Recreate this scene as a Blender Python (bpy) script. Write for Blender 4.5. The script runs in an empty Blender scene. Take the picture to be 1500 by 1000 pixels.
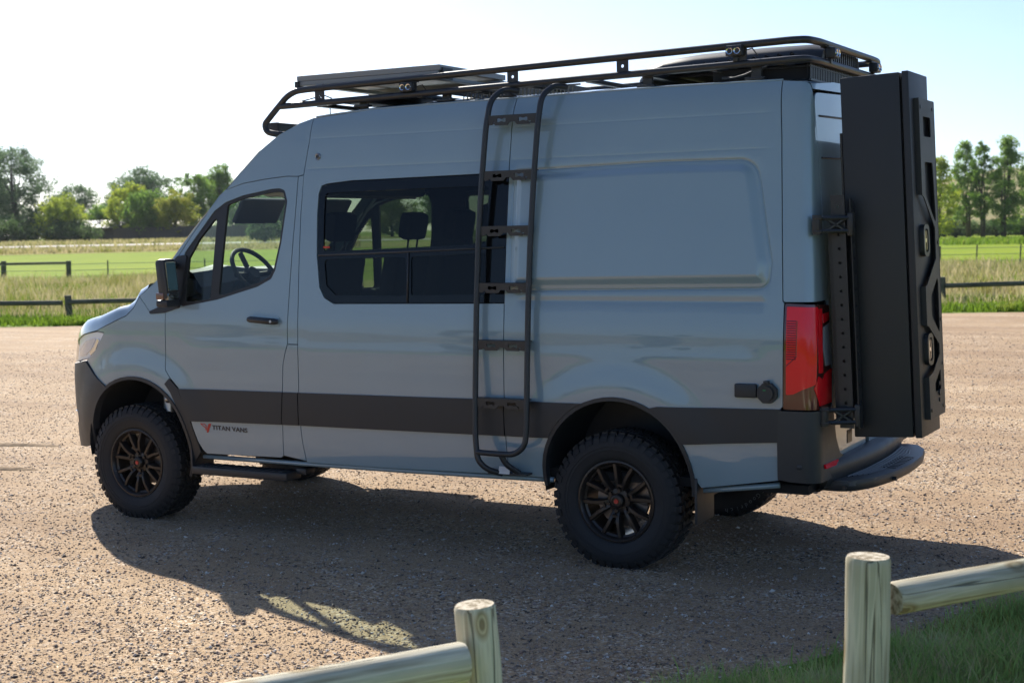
import bpy, bmesh, math, random
import numpy as np
from mathutils import Vector, Matrix
from mathutils.geometry import delaunay_2d_cdt

scene = bpy.context.scene
COL = scene.collection
rng = np.random.default_rng(7)
random.seed(7)
PI = math.pi

# ------------------------------------------------------------------ camera
CAM = Vector((5.3592, -8.4681, 1.9588))
cam_d = bpy.data.cameras.new('camera')
cam = bpy.data.objects.new('camera', cam_d); COL.objects.link(cam)
yaw, pitch, roll = -0.5087, -0.0772, -0.0196
fw = Vector((math.sin(yaw)*math.cos(pitch), math.cos(yaw)*math.cos(pitch), math.sin(pitch)))
rt = Vector((math.cos(yaw), -math.sin(yaw), 0)); up = rt.cross(fw)
r2 = rt*math.cos(roll) + up*math.sin(roll); u2 = up*math.cos(roll) - rt*math.sin(roll)
m = Matrix((r2, u2, -fw)).transposed().to_4x4(); m.translation = CAM
cam.matrix_world = m
cam_d.sensor_width = 36.0; cam_d.sensor_fit = 'HORIZONTAL'
cam_d.lens = 2140.3/1500*36
cam_d.clip_start = 0.1; cam_d.clip_end = 4000
cam_d.dof.use_dof = True; cam_d.dof.focus_distance = 8.6; cam_d.dof.aperture_fstop = 4.2
scene.camera = cam

# ------------------------------------------------------------------ world and sun
SUN_TO = Vector((-1.06, 0.88, 1.0)).normalized()        # towards the sun
elev = math.asin(SUN_TO.z); azim = math.atan2(SUN_TO.x, SUN_TO.y)
w = bpy.data.worlds.new('World'); scene.world = w; w.use_nodes = True
nt = w.node_tree; nt.nodes.clear()
sky = nt.nodes.new('ShaderNodeTexSky'); sky.sky_type = 'NISHITA'; sky.sun_disc = False
sky.sun_elevation = elev; sky.sun_rotation = azim % (2*PI)
sky.altitude = 1600; sky.air_density = 0.85; sky.dust_density = 3.0; sky.ozone_density = 5.0
bg = nt.nodes.new('ShaderNodeBackground'); bg.inputs['Strength'].default_value = 0.0500
wo = nt.nodes.new('ShaderNodeOutputWorld')
nt.links.new(sky.outputs[0], bg.inputs[0]); nt.links.new(bg.outputs[0], wo.inputs[0])
sl = bpy.data.lights.new('sun', 'SUN'); sl.energy = 2.45; sl.angle = math.radians(0.53); sl.color = (1.0, 0.94, 0.85)
so = bpy.data.objects.new('sun', sl); COL.objects.link(so)
so.rotation_euler = SUN_TO.to_track_quat('Z', 'Y').to_euler()
scene.view_settings.view_transform = 'Standard'; scene.view_settings.look = 'None'
scene.view_settings.exposure = 1.82; scene.view_settings.gamma = 1.0
scene.cycles.max_bounces = 8; scene.cycles.transparent_max_bounces = 16
scene.cycles.use_denoising = True

# ------------------------------------------------------------------ materials
def _new(name):
    m = bpy.data.materials.new(name); m.use_nodes = True
    n = m.node_tree.nodes; n.clear()
    out = n.new('ShaderNodeOutputMaterial')
    return m, m.node_tree, out
def setin(node, **kw):
    for k, v in kw.items():
        node.inputs[k.replace('_', ' ')].default_value = v
def mat(name, col, rough=0.5, metal=0.0, spec=0.5, coat=0.0, coat_rough=0.03, var=0.0, vscale=8.0, bump=0.0, bscale=300.0, emit=None):
    m, t, out = _new(name)
    p = t.nodes.new('ShaderNodeBsdfPrincipled')
    p.inputs['Base Color'].default_value = (*col, 1); p.inputs['Roughness'].default_value = rough
    p.inputs['Metallic'].default_value = metal; p.inputs['Specular IOR Level'].default_value = spec
    p.inputs['Coat Weight'].default_value = coat; p.inputs['Coat Roughness'].default_value = coat_rough
    t.links.new(p.outputs[0], out.inputs[0])
    if var or bump:
        tc = t.nodes.new('ShaderNodeTexCoord')
    if var:
        nz = t.nodes.new('ShaderNodeTexNoise'); nz.inputs['Scale'].default_value = vscale; nz.inputs['Detail'].default_value = 6
        t.links.new(tc.outputs['Object'], nz.inputs['Vector'])
        mr = t.nodes.new('ShaderNodeMapRange'); mr.inputs[3].default_value = 1-var; mr.inputs[4].default_value = 1+var
        t.links.new(nz.outputs['Fac'], mr.inputs[0])
        mx = t.nodes.new('ShaderNodeVectorMath'); mx.operation = 'SCALE'
        mx.inputs[0].default_value = col; t.links.new(mr.outputs[0], mx.inputs['Scale'])
        t.links.new(mx.outputs[0], p.inputs['Base Color'])
        mr2 = t.nodes.new('ShaderNodeMapRange'); mr2.inputs[3].default_value = max(0, rough-.08); mr2.inputs[4].default_value = min(1, rough+.08)
        t.links.new(nz.outputs['Fac'], mr2.inputs[0]); t.links.new(mr2.outputs[0], p.inputs['Roughness'])
    if bump:
        nb = t.nodes.new('ShaderNodeTexNoise'); nb.inputs['Scale'].default_value = bscale; nb.inputs['Detail'].default_value = 3
        t.links.new(tc.outputs['Object'], nb.inputs['Vector'])
        bp = t.nodes.new('ShaderNodeBump'); bp.inputs['Strength'].default_value = bump; bp.inputs['Distance'].default_value = .002
        t.links.new(nb.outputs['Fac'], bp.inputs['Height']); t.links.new(bp.outputs[0], p.inputs['Normal'])
    return m
def glass_mat(name, tint, ior=1.5, rough=0.0):
    m, t, out = _new(name)
    tr = t.nodes.new('ShaderNodeBsdfTransparent'); tr.inputs[0].default_value = (*tint, 1)
    gl = t.nodes.new('ShaderNodeBsdfGlossy'); gl.inputs['Roughness'].default_value = rough
    fr = t.nodes.new('ShaderNodeFresnel'); ge = t.nodes.new('ShaderNodeNewGeometry'); mr = t.nodes.new('ShaderNodeMapRange')
    mr.inputs[3].default_value = ior; mr.inputs[4].default_value = 1/ior; t.links.new(ge.outputs['Backfacing'], mr.inputs[0]); t.links.new(mr.outputs[0], fr.inputs[0])
    mx = t.nodes.new('ShaderNodeMixShader')
    t.links.new(fr.outputs[0], mx.inputs[0]); t.links.new(tr.outputs[0], mx.inputs[1]); t.links.new(gl.outputs[0], mx.inputs[2])
    t.links.new(mx.outputs[0], out.inputs[0])
    return m

M = {}
M['paint'] = mat('grey_paint', (0.225, 0.312, 0.355), 0.32, 0.0, 0.5, coat=1.0, coat_rough=0.015, var=.04, vscale=3)
for n_ in M['paint'].node_tree.nodes:
    if n_.type == 'BSDF_PRINCIPLED': n_.inputs['Coat IOR'].default_value = 1.62
M['plastic'] = mat('black_trim_plastic', (0.024, 0.026, 0.029), 0.5, bump=.12, bscale=500, var=.12, vscale=20)
M['bumper'] = mat('dark_bumper_plastic', (0.032, 0.034, 0.037), 0.5, bump=.1, bscale=500, var=.1, vscale=12)
M['powder'] = mat('black_powder_coat', (0.022, 0.023, 0.025), 0.42, bump=.10, bscale=700)
M['box'] = mat('black_textured_aluminium', (0.020, 0.021, 0.023), 0.5, bump=.22, bscale=420, var=.08, vscale=5)
M['rubber'] = mat('tyre_rubber', (0.014, 0.014, 0.015), 0.72, var=.25, vscale=14, bump=.2, bscale=160)
M['rim'] = mat('black_rim', (0.034, 0.027, 0.023), 0.30, metal=.35)
M['dark'] = mat('dark_lining', (0.010, 0.010, 0.011), 0.9)
M['interior'] = mat('interior_trim', (0.020, 0.021, 0.023), 0.7)
M['dash'] = mat('dashboard_vinyl', (0.055, 0.055, 0.058), 0.65, bump=.1)
M['headliner'] = mat('headliner_cloth', (0.36, 0.34, 0.31), 0.9)
M['glass'] = glass_mat('clear_window_glass', (0.84, 0.92, 0.86), 1.45)
M['tint'] = glass_mat('tinted_window_glass', (0.17, 0.21, 0.17), 1.36)
M['blackglass'] = mat('black_glass_border', (0.004, 0.005, 0.006), 0.06, spec=.30)
M['lens'] = glass_mat('clear_lens', (0.95, 0.96, 0.97), 1.28)
M['chrome'] = mat('chrome', (0.75, 0.76, 0.78), 0.12, metal=1.0)
M['mirror_dark'] = mat('darkened_mirror', (0.30, 0.32, 0.34), 0.05, metal=1.0)  # mirror metal set darker than chrome to tone down a pale reflection
M['steel'] = mat('brushed_steel', (0.42, 0.42, 0.43), 0.35, metal=1.0)
M['aluminium'] = mat('panel_aluminium', (0.26, 0.255, 0.245), 0.45, metal=.6)
M['silicon'] = mat('solar_cells', (0.012, 0.016, 0.035), 0.12, coat=1)
M['red_lens'] = mat('red_tail_lens', (0.62, 0.012, 0.022), 0.10, coat=1.0)
M['smoke_lens'] = mat('smoked_tail_lens', (0.085, 0.016, 0.012), 0.06, coat=.6)
M['dark_red'] = mat('dark_red_rib', (0.20, 0.006, 0.02), 0.2, coat=1.0)
M['white_lens'] = mat('pale_lens', (0.70, 0.71, 0.72), 0.12, coat=1.0)
M['reversing'] = mat('reversing_lens', (0.32, 0.32, 0.33), 0.12, coat=.6)
M['lamp_silver'] = mat('lamp_silver', (0.88, 0.89, 0.90), 0.3, metal=.1)
M['step_top'] = mat('step_top_plastic', (0.075, 0.078, 0.082), 0.5, bump=.1)
M['amber'] = mat('amber_lens', (0.16, 0.07, 0.05), 0.15, coat=1)
M['lettering'] = mat('dark_lettering', (0.028, 0.028, 0.03), 0.4)
M['red_mark'] = mat('red_marking', (0.50, 0.035, 0.02), 0.4)
M['white_mark'] = mat('worn_white_lettering', (0.20, 0.20, 0.20), 0.7)
M['sticker'] = mat('pale_sticker', (0.62, 0.62, 0.60), 0.5)
M['disc'] = mat('brake_disc', (0.20, 0.18, 0.17), 0.4, metal=.9)
M['seat'] = mat('black_seat_cloth', (0.012, 0.012, 0.014), 0.85)

# red tail lens: glow painted in as a bright base red, barely translucent
def lens_red():
    m, t, out = _new('bright_red_lens')
    p = t.nodes.new('ShaderNodeBsdfPrincipled'); setin(p, Roughness=.08); p.inputs['Base Color'].default_value = (.95, .008, .018, 1); p.inputs['Specular IOR Level'].default_value = .3
    p.inputs['Coat Weight'].default_value = .35; p.inputs['Coat Roughness'].default_value = .02
    tl = t.nodes.new('ShaderNodeBsdfTranslucent'); tl.inputs[0].default_value = (.9, .02, .03, 1)
    mx = t.nodes.new('ShaderNodeMixShader'); mx.inputs[0].default_value = .04
    t.links.new(p.outputs[0], mx.inputs[1]); t.links.new(tl.outputs[0], mx.inputs[2]); t.links.new(mx.outputs[0], out.inputs[0])
    return m
M['red_lens'] = lens_red()

def gravel_mat(name, base, stone_scale=1.0):
    m, t, out = _new(name)
    L = t.links.new; N = t.nodes.new
    tc = N('ShaderNodeTexCoord')
    p = N('ShaderNodeBsdfPrincipled'); setin(p, Roughness=.92); p.inputs['Specular IOR Level'].default_value = .25
    def vor(scale, feat='F1'):
        v = N('ShaderNodeTexVoronoi'); v.feature = feat; v.inputs['Scale'].default_value = scale*stone_scale; L(tc.outputs['Object'], v.inputs['Vector']); return v
    def noise(scale, det=5, rough=.55):
        v = N('ShaderNodeTexNoise'); v.inputs['Scale'].default_value = scale; v.inputs['Detail'].default_value = det; v.inputs['Roughness'].default_value = rough
        L(tc.outputs['Object'], v.inputs['Vector']); return v
    v1 = vor(72); v2 = vor(165); v3 = vor(27)
    ramp = N('ShaderNodeValToRGB'); cr = ramp.color_ramp
    cols = [(0, (.05, .042, .036)), (.14, (.13, .098, .07)), (.27, (.34, .237, .135)), (.45, (.49, .347, .198)), (.60, (.33, .196, .108)), (.72, (.55, .412, .255)), (.88, (.80, .70, .56)), (1, (.22, .20, .18))]
    cr.elements[0].position = 0; cr.elements[0].color = (*cols[0][1], 1); cr.elements[1].position = 1; cr.elements[1].color = (*cols[-1][1], 1)
    for pos, c in cols[1:-1]:
        e = cr.elements.new(pos); e.color = (*c, 1)
    sep = N('ShaderNodeSeparateColor'); L(v1.outputs['Color'], sep.inputs[0]); L(sep.outputs[0], ramp.inputs[0])
    ramp2 = N('ShaderNodeValToRGB'); r2 = ramp2.color_ramp
    r2.elements[0].color = (.19, .130, .075, 1); r2.elements[1].color = (.56, .405, .250, 1)
    sep2 = N('ShaderNodeSeparateColor'); L(v2.outputs['Color'], sep2.inputs[0]); L(sep2.outputs[0], ramp2.inputs[0])
    n1 = noise(1.3, 6); n2 = noise(9, 4); n3 = noise(.16, 3)
    gt = N('ShaderNodeMapRange'); gt.inputs[1].default_value = .40; gt.inputs[2].default_value = .62; L(n1.outputs['Fac'], gt.inputs[0])
    mx = N('ShaderNodeMixRGB'); L(gt.outputs[0], mx.inputs[0]); L(ramp2.outputs[0], mx.inputs[1]); L(ramp.outputs[0], mx.inputs[2])
    # fine sand between the stones
    sand = N('ShaderNodeMixRGB'); sand.inputs[2].default_value = (*base, 1); L(mx.outputs[0], sand.inputs[1])
    sf = N('ShaderNodeMapRange'); sf.inputs[1].default_value = .44; sf.inputs[2].default_value = .66; sf.inputs[3].default_value = .05; sf.inputs[4].default_value = .6
    L(n2.outputs['Fac'], sf.inputs[0]); L(sf.outputs[0], sand.inputs[0])
    # broad tone drift and tyre-worn bands
    mul = N('ShaderNodeMixRGB'); mul.blend_type = 'MULTIPLY'; mul.inputs[0].default_value = 1; L(sand.outputs[0], mul.inputs[1])
    rr = N('ShaderNodeValToRGB'); rr.color_ramp.elements[0].position = .3; rr.color_ramp.elements[0].color = (.72, .66, .62, 1); rr.color_ramp.elements[1].position = .7; rr.color_ramp.elements[1].color = (1.08, 1.07, 1.05, 1)
    ad = N('ShaderNodeMath'); ad.operation = 'ADD'; L(n3.outputs['Fac'], ad.inputs[0])
    mp = N('ShaderNodeMapping'); mp.inputs['Rotation'].default_value = (0, 0, math.radians(-12)); mp.inputs['Scale'].default_value = (.12, 1.6, 1); L(tc.outputs['Object'], mp.inputs[0])
    nb = N('ShaderNodeTexNoise'); nb.inputs['Scale'].default_value = .9; nb.inputs['Detail'].default_value = 5; L(mp.outputs[0], nb.inputs['Vector'])
    sb = N('ShaderNodeMath'); sb.operation = 'MULTIPLY_ADD'; sb.inputs[1].default_value = .9; sb.inputs[2].default_value = -.45; L(nb.outputs['Fac'], sb.inputs[0]); L(sb.outputs[0], ad.inputs[1])
    L(ad.outputs[0], rr.inputs[0]); L(rr.outputs[0], mul.inputs[2])
    L(mul.outputs[0], p.inputs['Base Color'])
    # relief
    h1 = N('ShaderNodeMath'); h1.operation = 'MULTIPLY'; h1.inputs[1].default_value = -1.0; L(v1.outputs['Distance'], h1.inputs[0])
    h2 = N('ShaderNodeMath'); h2.operation = 'MULTIPLY_ADD'; h2.inputs[1].default_value = -.5; L(v2.outputs['Distance'], h2.inputs[0]); L(h1.outputs[0], h2.inputs[2])
    h3 = N('ShaderNodeMath'); h3.operation = 'MULTIPLY_ADD'; h3.inputs[1].default_value = 1.2; L(n2.outputs['Fac'], h3.inputs[0]); L(h2.outputs[0], h3.inputs[2])
    b = N('ShaderNodeBump'); b.inputs['Strength'].default_value = .6; b.inputs['Distance'].default_value = .006
    L(h3.outputs[0], b.inputs['Height']); L(b.outputs[0], p.inputs['Normal'])
    L(p.outputs[0], out.inputs[0])
    return m
M['gravel'] = gravel_mat('gravel_surface', (.45, .312, .178))

def stone_mat():
    m, t, out = _new('loose_stones'); L = t.links.new; N = t.nodes.new
    p = N('ShaderNodeBsdfPrincipled'); setin(p, Roughness=.85)
    tc = N('ShaderNodeTexCoord'); v = N('ShaderNodeTexVoronoi'); v.inputs['Scale'].default_value = 31; L(tc.outputs['Object'], v.inputs['Vector'])
    sep = N('ShaderNodeSeparateColor'); L(v.outputs['Color'], sep.inputs[0])
    ramp = N('ShaderNodeValToRGB'); cr = ramp.color_ramp
    cr.elements[0].color = (.06, .05, .045, 1); cr.elements[1].color = (.82, .76, .67, 1)
    for pos, c in ((.15, (.20, .155, .125)), (.4, (.40, .305, .22)), (.6, (.48, .37, .27)), (.75, (.30, .19, .135)), (.9, (.42, .38, .34))):
        e = cr.elements.new(pos); e.color = (*c, 1)
    L(sep.outputs[1], ramp.inputs[0]); L(ramp.outputs[0], p.inputs['Base Color']); L(p.outputs[0], out.inputs[0])
    return m
M['stone'] = stone_mat()

def ramp_noise_mat(name, stops, scale, rough=.95, stretch=(1, 1, 1), detail=6, coord='Object', transl=None, bump=0, dist=.02, scale2=None):
    m, t, out = _new(name); L = t.links.new; N = t.nodes.new
    p = N('ShaderNodeBsdfPrincipled'); setin(p, Roughness=rough); p.inputs['Specular IOR Level'].default_value = .08
    tc = N('ShaderNodeTexCoord'); mp = N('ShaderNodeMapping'); mp.inputs['Scale'].default_value = stretch
    L(tc.outputs[coord], mp.inputs[0])
    nz = N('ShaderNodeTexNoise'); nz.inputs['Scale'].default_value = scale; nz.inputs['Detail'].default_value = detail; L(mp.outputs[0], nz.inputs['Vector'])
    fac = nz.outputs['Fac']
    if scale2:
        n2 = N('ShaderNodeTexNoise'); n2.inputs['Scale'].default_value = scale2; n2.inputs['Detail'].default_value = 4; L(tc.outputs[coord], n2.inputs['Vector'])
        ad = N('ShaderNodeMath'); ad.operation = 'MULTIPLY_ADD'; ad.inputs[1].default_value = .5
        hf = N('ShaderNodeMath'); hf.operation = 'MULTIPLY'; hf.inputs[1].default_value = .5; L(nz.outputs['Fac'], hf.inputs[0])
        L(n2.outputs['Fac'], ad.inputs[0]); L(hf.outputs[0], ad.inputs[2]); fac = ad.outputs[0]
    rp = N('ShaderNodeValToRGB'); cr = rp.color_ramp
    cr.elements[0].position = stops[0][0]; cr.elements[0].color = (*stops[0][1], 1); cr.elements[1].position = stops[-1][0]; cr.elements[1].color = (*stops[-1][1], 1)
    for pos, c in stops[1:-1]:
        e = cr.elements.new(pos); e.color = (*c, 1)
    L(fac, rp.inputs[0]); L(rp.outputs[0], p.inputs['Base Color'])
    if bump:
        b = N('ShaderNodeBump'); b.inputs['Strength'].default_value = bump; b.inputs['Distance'].default_value = dist; L(nz.outputs['Fac'], b.inputs['Height']); L(b.outputs[0], p.inputs['Normal'])
    if transl:
        tl = N('ShaderNodeBsdfTranslucent'); L(rp.outputs[0], tl.inputs[0])
        mx = N('ShaderNodeMixShader'); mx.inputs[0].default_value = transl
        L(p.outputs[0], mx.inputs[1]); L(tl.outputs[0], mx.inputs[2]); L(mx.outputs[0], out.inputs[0])
    else:
        L(p.outputs[0], out.inputs[0])
    return m
M['field'] = ramp_noise_mat('mown_field', [(.3, (.145, .215, .006)), (.5, (.19, .26, .008)), (.7, (.25, .29, .012))], .12, scale2=1.2, bump=.3, dist=.05)
M['drygrass_ground'] = ramp_noise_mat('dry_grass_ground', [(.35, (.25, .25, .05)), (.5, (.34, .31, .10)), (.65, (.24, .29, .03))], .5, scale2=4, bump=.5, dist=.06)
M['weed_ground'] = ramp_noise_mat('weedy_ground', [(.3, (.10, .17, .03)), (.55, (.18, .25, .05)), (.75, (.34, .31, .13))], 1.2, scale2=8, bump=.5, dist=.04)
M['road'] = ramp_noise_mat('pale_dirt_road', [(.3, (.52, .47, .41)), (.7, (.62, .57, .50))], .6, scale2=3)
M['hill'] = ramp_noise_mat('dry_hillside', [(.36, (.20, .18, .08)), (.5, (.27, .23, .11)), (.58, (.17, .18, .06)), (.7, (.11, .13, .045))], .02, scale2=.15, detail=8)
M['blade_green'] = ramp_noise_mat('green_blades', [(.3, (.24, .38, .10)), (.55, (.36, .50, .15)), (.72, (.60, .60, .34))], 2.5, rough=.6, transl=.5)
M['blade_bright'] = ramp_noise_mat('bright_green_weeds', [(.3, (.11, .20, .02)), (.55, (.19, .29, .03)), (.75, (.32, .33, .07))], 1.2, rough=.6, transl=.45)
M['blade_dry'] = ramp_noise_mat('dry_blades', [(.34, (.26, .27, .06)), (.46, (.40, .35, .15)), (.56, (.55, .47, .27)), (.68, (.30, .32, .07))], .8, rough=.7, transl=.4)
def wood(name, dark, mid, light, sc=6):
    return ramp_noise_mat(name, [(.30, dark), (.44, mid), (.52, light), (.60, mid), (.70, light)], sc, rough=.75, stretch=(3.2, 3.2, .13), detail=10, bump=.5, dist=.008, scale2=2.2)
def timber_mat(name, dark, mid, light, green, crack=.5):
    m, t, out = _new(name); L = t.links.new; N = t.nodes.new
    p = N('ShaderNodeBsdfPrincipled'); setin(p, Roughness=.85); p.inputs['Specular IOR Level'].default_value = .12
    tc = N('ShaderNodeTexCoord'); oi = N('ShaderNodeObjectInfo'); ad = N('ShaderNodeVectorMath'); ad.operation = 'ADD'
    cmb = N('ShaderNodeCombineXYZ'); L(oi.outputs['Random'], cmb.inputs[0]); sc9 = N('ShaderNodeVectorMath'); sc9.operation = 'SCALE'; sc9.inputs['Scale'].default_value = 9; L(cmb.outputs[0], sc9.inputs[0])
    L(tc.outputs['Object'], ad.inputs[0]); L(sc9.outputs[0], ad.inputs[1])
    def nz(scale, stretch, det=8, dist=0):
        mp = N('ShaderNodeMapping'); mp.inputs['Scale'].default_value = stretch; L(ad.outputs[0], mp.inputs[0])
        n = N('ShaderNodeTexNoise'); n.inputs['Scale'].default_value = scale; n.inputs['Detail'].default_value = det; n.inputs['Distortion'].default_value = dist; L(mp.outputs[0], n.inputs['Vector']); return n
    g = nz(30, (1, 1, .045), 10, .25); b = nz(3.2, (1, 1, .5), 5); f = nz(140, (1, 1, .05), 6)
    r = N('ShaderNodeValToRGB'); cr = r.color_ramp; cr.elements[0].position = .36; cr.elements[0].color = (*dark, 1); cr.elements[1].position = .66; cr.elements[1].color = (*mid, 1)
    for q, c in ((.45, mid), (.52, light), (.58, green)): e = cr.elements.new(q); e.color = (*c, 1)
    L(g.outputs['Fac'], r.inputs[0])
    r2 = N('ShaderNodeValToRGB'); r2.color_ramp.elements[0].position = .36; r2.color_ramp.elements[0].color = (.74, .73, .66, 1); r2.color_ramp.elements[1].position = .62; r2.color_ramp.elements[1].color = (1.08, 1.05, 1.0, 1); L(b.outputs['Fac'], r2.inputs[0])
    m1 = N('ShaderNodeMixRGB'); m1.blend_type = 'MULTIPLY'; m1.inputs[0].default_value = 1; L(r.outputs[0], m1.inputs[1]); L(r2.outputs[0], m1.inputs[2])
    # drying cracks: thin lines along the grain
    ck = nz(9, (1, 1, .05), 3, .4); ab = N('ShaderNodeMath'); ab.operation = 'SUBTRACT'; ab.inputs[1].default_value = .5; L(ck.outputs['Fac'], ab.inputs[0]); a2 = N('ShaderNodeMath'); a2.operation = 'ABSOLUTE'; L(ab.outputs[0], a2.inputs[0])
    cm = N('ShaderNodeMapRange'); cm.inputs[1].default_value = .003; cm.inputs[2].default_value = .011; cm.inputs[3].default_value = 1-crack; cm.inputs[4].default_value = 1; L(a2.outputs[0], cm.inputs[0])
    m2 = N('ShaderNodeMixRGB'); m2.blend_type = 'MULTIPLY'; m2.inputs[0].default_value = 1; L(m1.outputs[0], m2.inputs[1]); L(cm.outputs[0], m2.inputs[2])
    # knots
    mpk = N('ShaderNodeMapping'); mpk.inputs['Scale'].default_value = (7, 7, 3.6); L(ad.outputs[0], mpk.inputs[0]); vk = N('ShaderNodeTexVoronoi'); vk.inputs['Scale'].default_value = 1; L(mpk.outputs[0], vk.inputs['Vector'])
    kr = N('ShaderNodeValToRGB'); kc = kr.color_ramp; kc.elements[0].position = .0; kc.elements[0].color = (.55, .42, .30, 1); kc.elements[1].position = .24; kc.elements[1].color = (1, 1, 1, 1)
    for q, c in ((.09, (.42, .32, .22)), (.12, (.95, .85, .7)), (.15, (.55, .45, .33))): e = kc.elements.new(q); e.color = (*c, 1)
    L(vk.outputs['Distance'], kr.inputs[0]); m3 = N('ShaderNodeMixRGB'); m3.blend_type = 'MULTIPLY'; m3.inputs[0].default_value = .9; L(m2.outputs[0], m3.inputs[1]); L(kr.outputs[0], m3.inputs[2])
    L(m3.outputs[0], p.inputs['Base Color'])
    h = N('ShaderNodeMath'); h.operation = 'MULTIPLY_ADD'; h.inputs[1].default_value = 1.6; L(cm.outputs[0], h.inputs[0]); L(g.outputs['Fac'], h.inputs[2])
    h2 = N('ShaderNodeMath'); h2.operation = 'MULTIPLY_ADD'; h2.inputs[1].default_value = .4; L(f.outputs['Fac'], h2.inputs[0]); L(h.outputs[0], h2.inputs[2])
    bm_ = N('ShaderNodeBump'); bm_.inputs['Strength'].default_value = .6; bm_.inputs['Distance'].default_value = .004; L(h2.outputs[0], bm_.inputs['Height']); L(bm_.outputs[0], p.inputs['Normal'])
    L(p.outputs[0], out.inputs[0]); return m
M['post_wood'] = timber_mat('treated_pine', (.36, .32, .24), (.53, .50, .395), (.66, .625, .51), (.50, .495, .395), .65)
M['post_end'] = ramp_noise_mat('cut_wood_end', [(.38, (.22, .18, .12)), (.5, (.46, .40, .30)), (.62, (.60, .54, .43))], 45, stretch=(1, 1, 1), bump=.3, dist=.004)
M['old_wood'] = wood('weathered_timber', (.05, .055, .04), (.09, .095, .068), (.13, .135, .10))
M['barn_wood'] = ramp_noise_mat('grey_barn_boards', [(.3, (.06, .055, .05)), (.7, (.14, .125, .11))], .8, stretch=(3, 3, .3))
M['tin'] = mat('pale_tin_roof', (.26, .25, .245), .6, metal=.2, var=.2, vscale=.6)
M['wire'] = mat('fence_wire', (.38, .37, .35), .5, metal=.6)
M['bark'] = ramp_noise_mat('tree_bark', [(.3, (.05, .042, .032)), (.7, (.13, .11, .09))], 2, stretch=(2, 2, .4))
def leaf(name, a, b, c, tr=.62, sc=.35):
    return ramp_noise_mat(name, [(.32, a), (.5, b), (.68, c)], sc, rough=.55, transl=tr, scale2=2.0)
M['leaf_willow'] = leaf('greygreen_leaves', (0.072, 0.129, 0.064), (0.125, 0.198, 0.094), (0.208, 0.273, 0.133))
M['leaf_green'] = leaf('green_leaves', (0.085, 0.179, 0.030), (0.160, 0.282, 0.047), (0.282, 0.377, 0.072))
M['leaf_yellow'] = leaf('yellowgreen_leaves', (0.189, 0.273, 0.030), (0.339, 0.415, 0.047), (0.528, 0.528, 0.066))
M['leaf_autumn'] = leaf('turning_leaves', (.19, .24, .03), (.30, .33, .045), (.46, .38, .075))
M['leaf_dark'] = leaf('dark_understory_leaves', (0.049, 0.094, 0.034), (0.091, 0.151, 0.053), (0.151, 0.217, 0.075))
M['leaf_poplar'] = leaf('poplar_leaves', (0.104, 0.198, 0.042), (0.198, 0.320, 0.066), (0.320, 0.434, 0.104))

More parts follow.
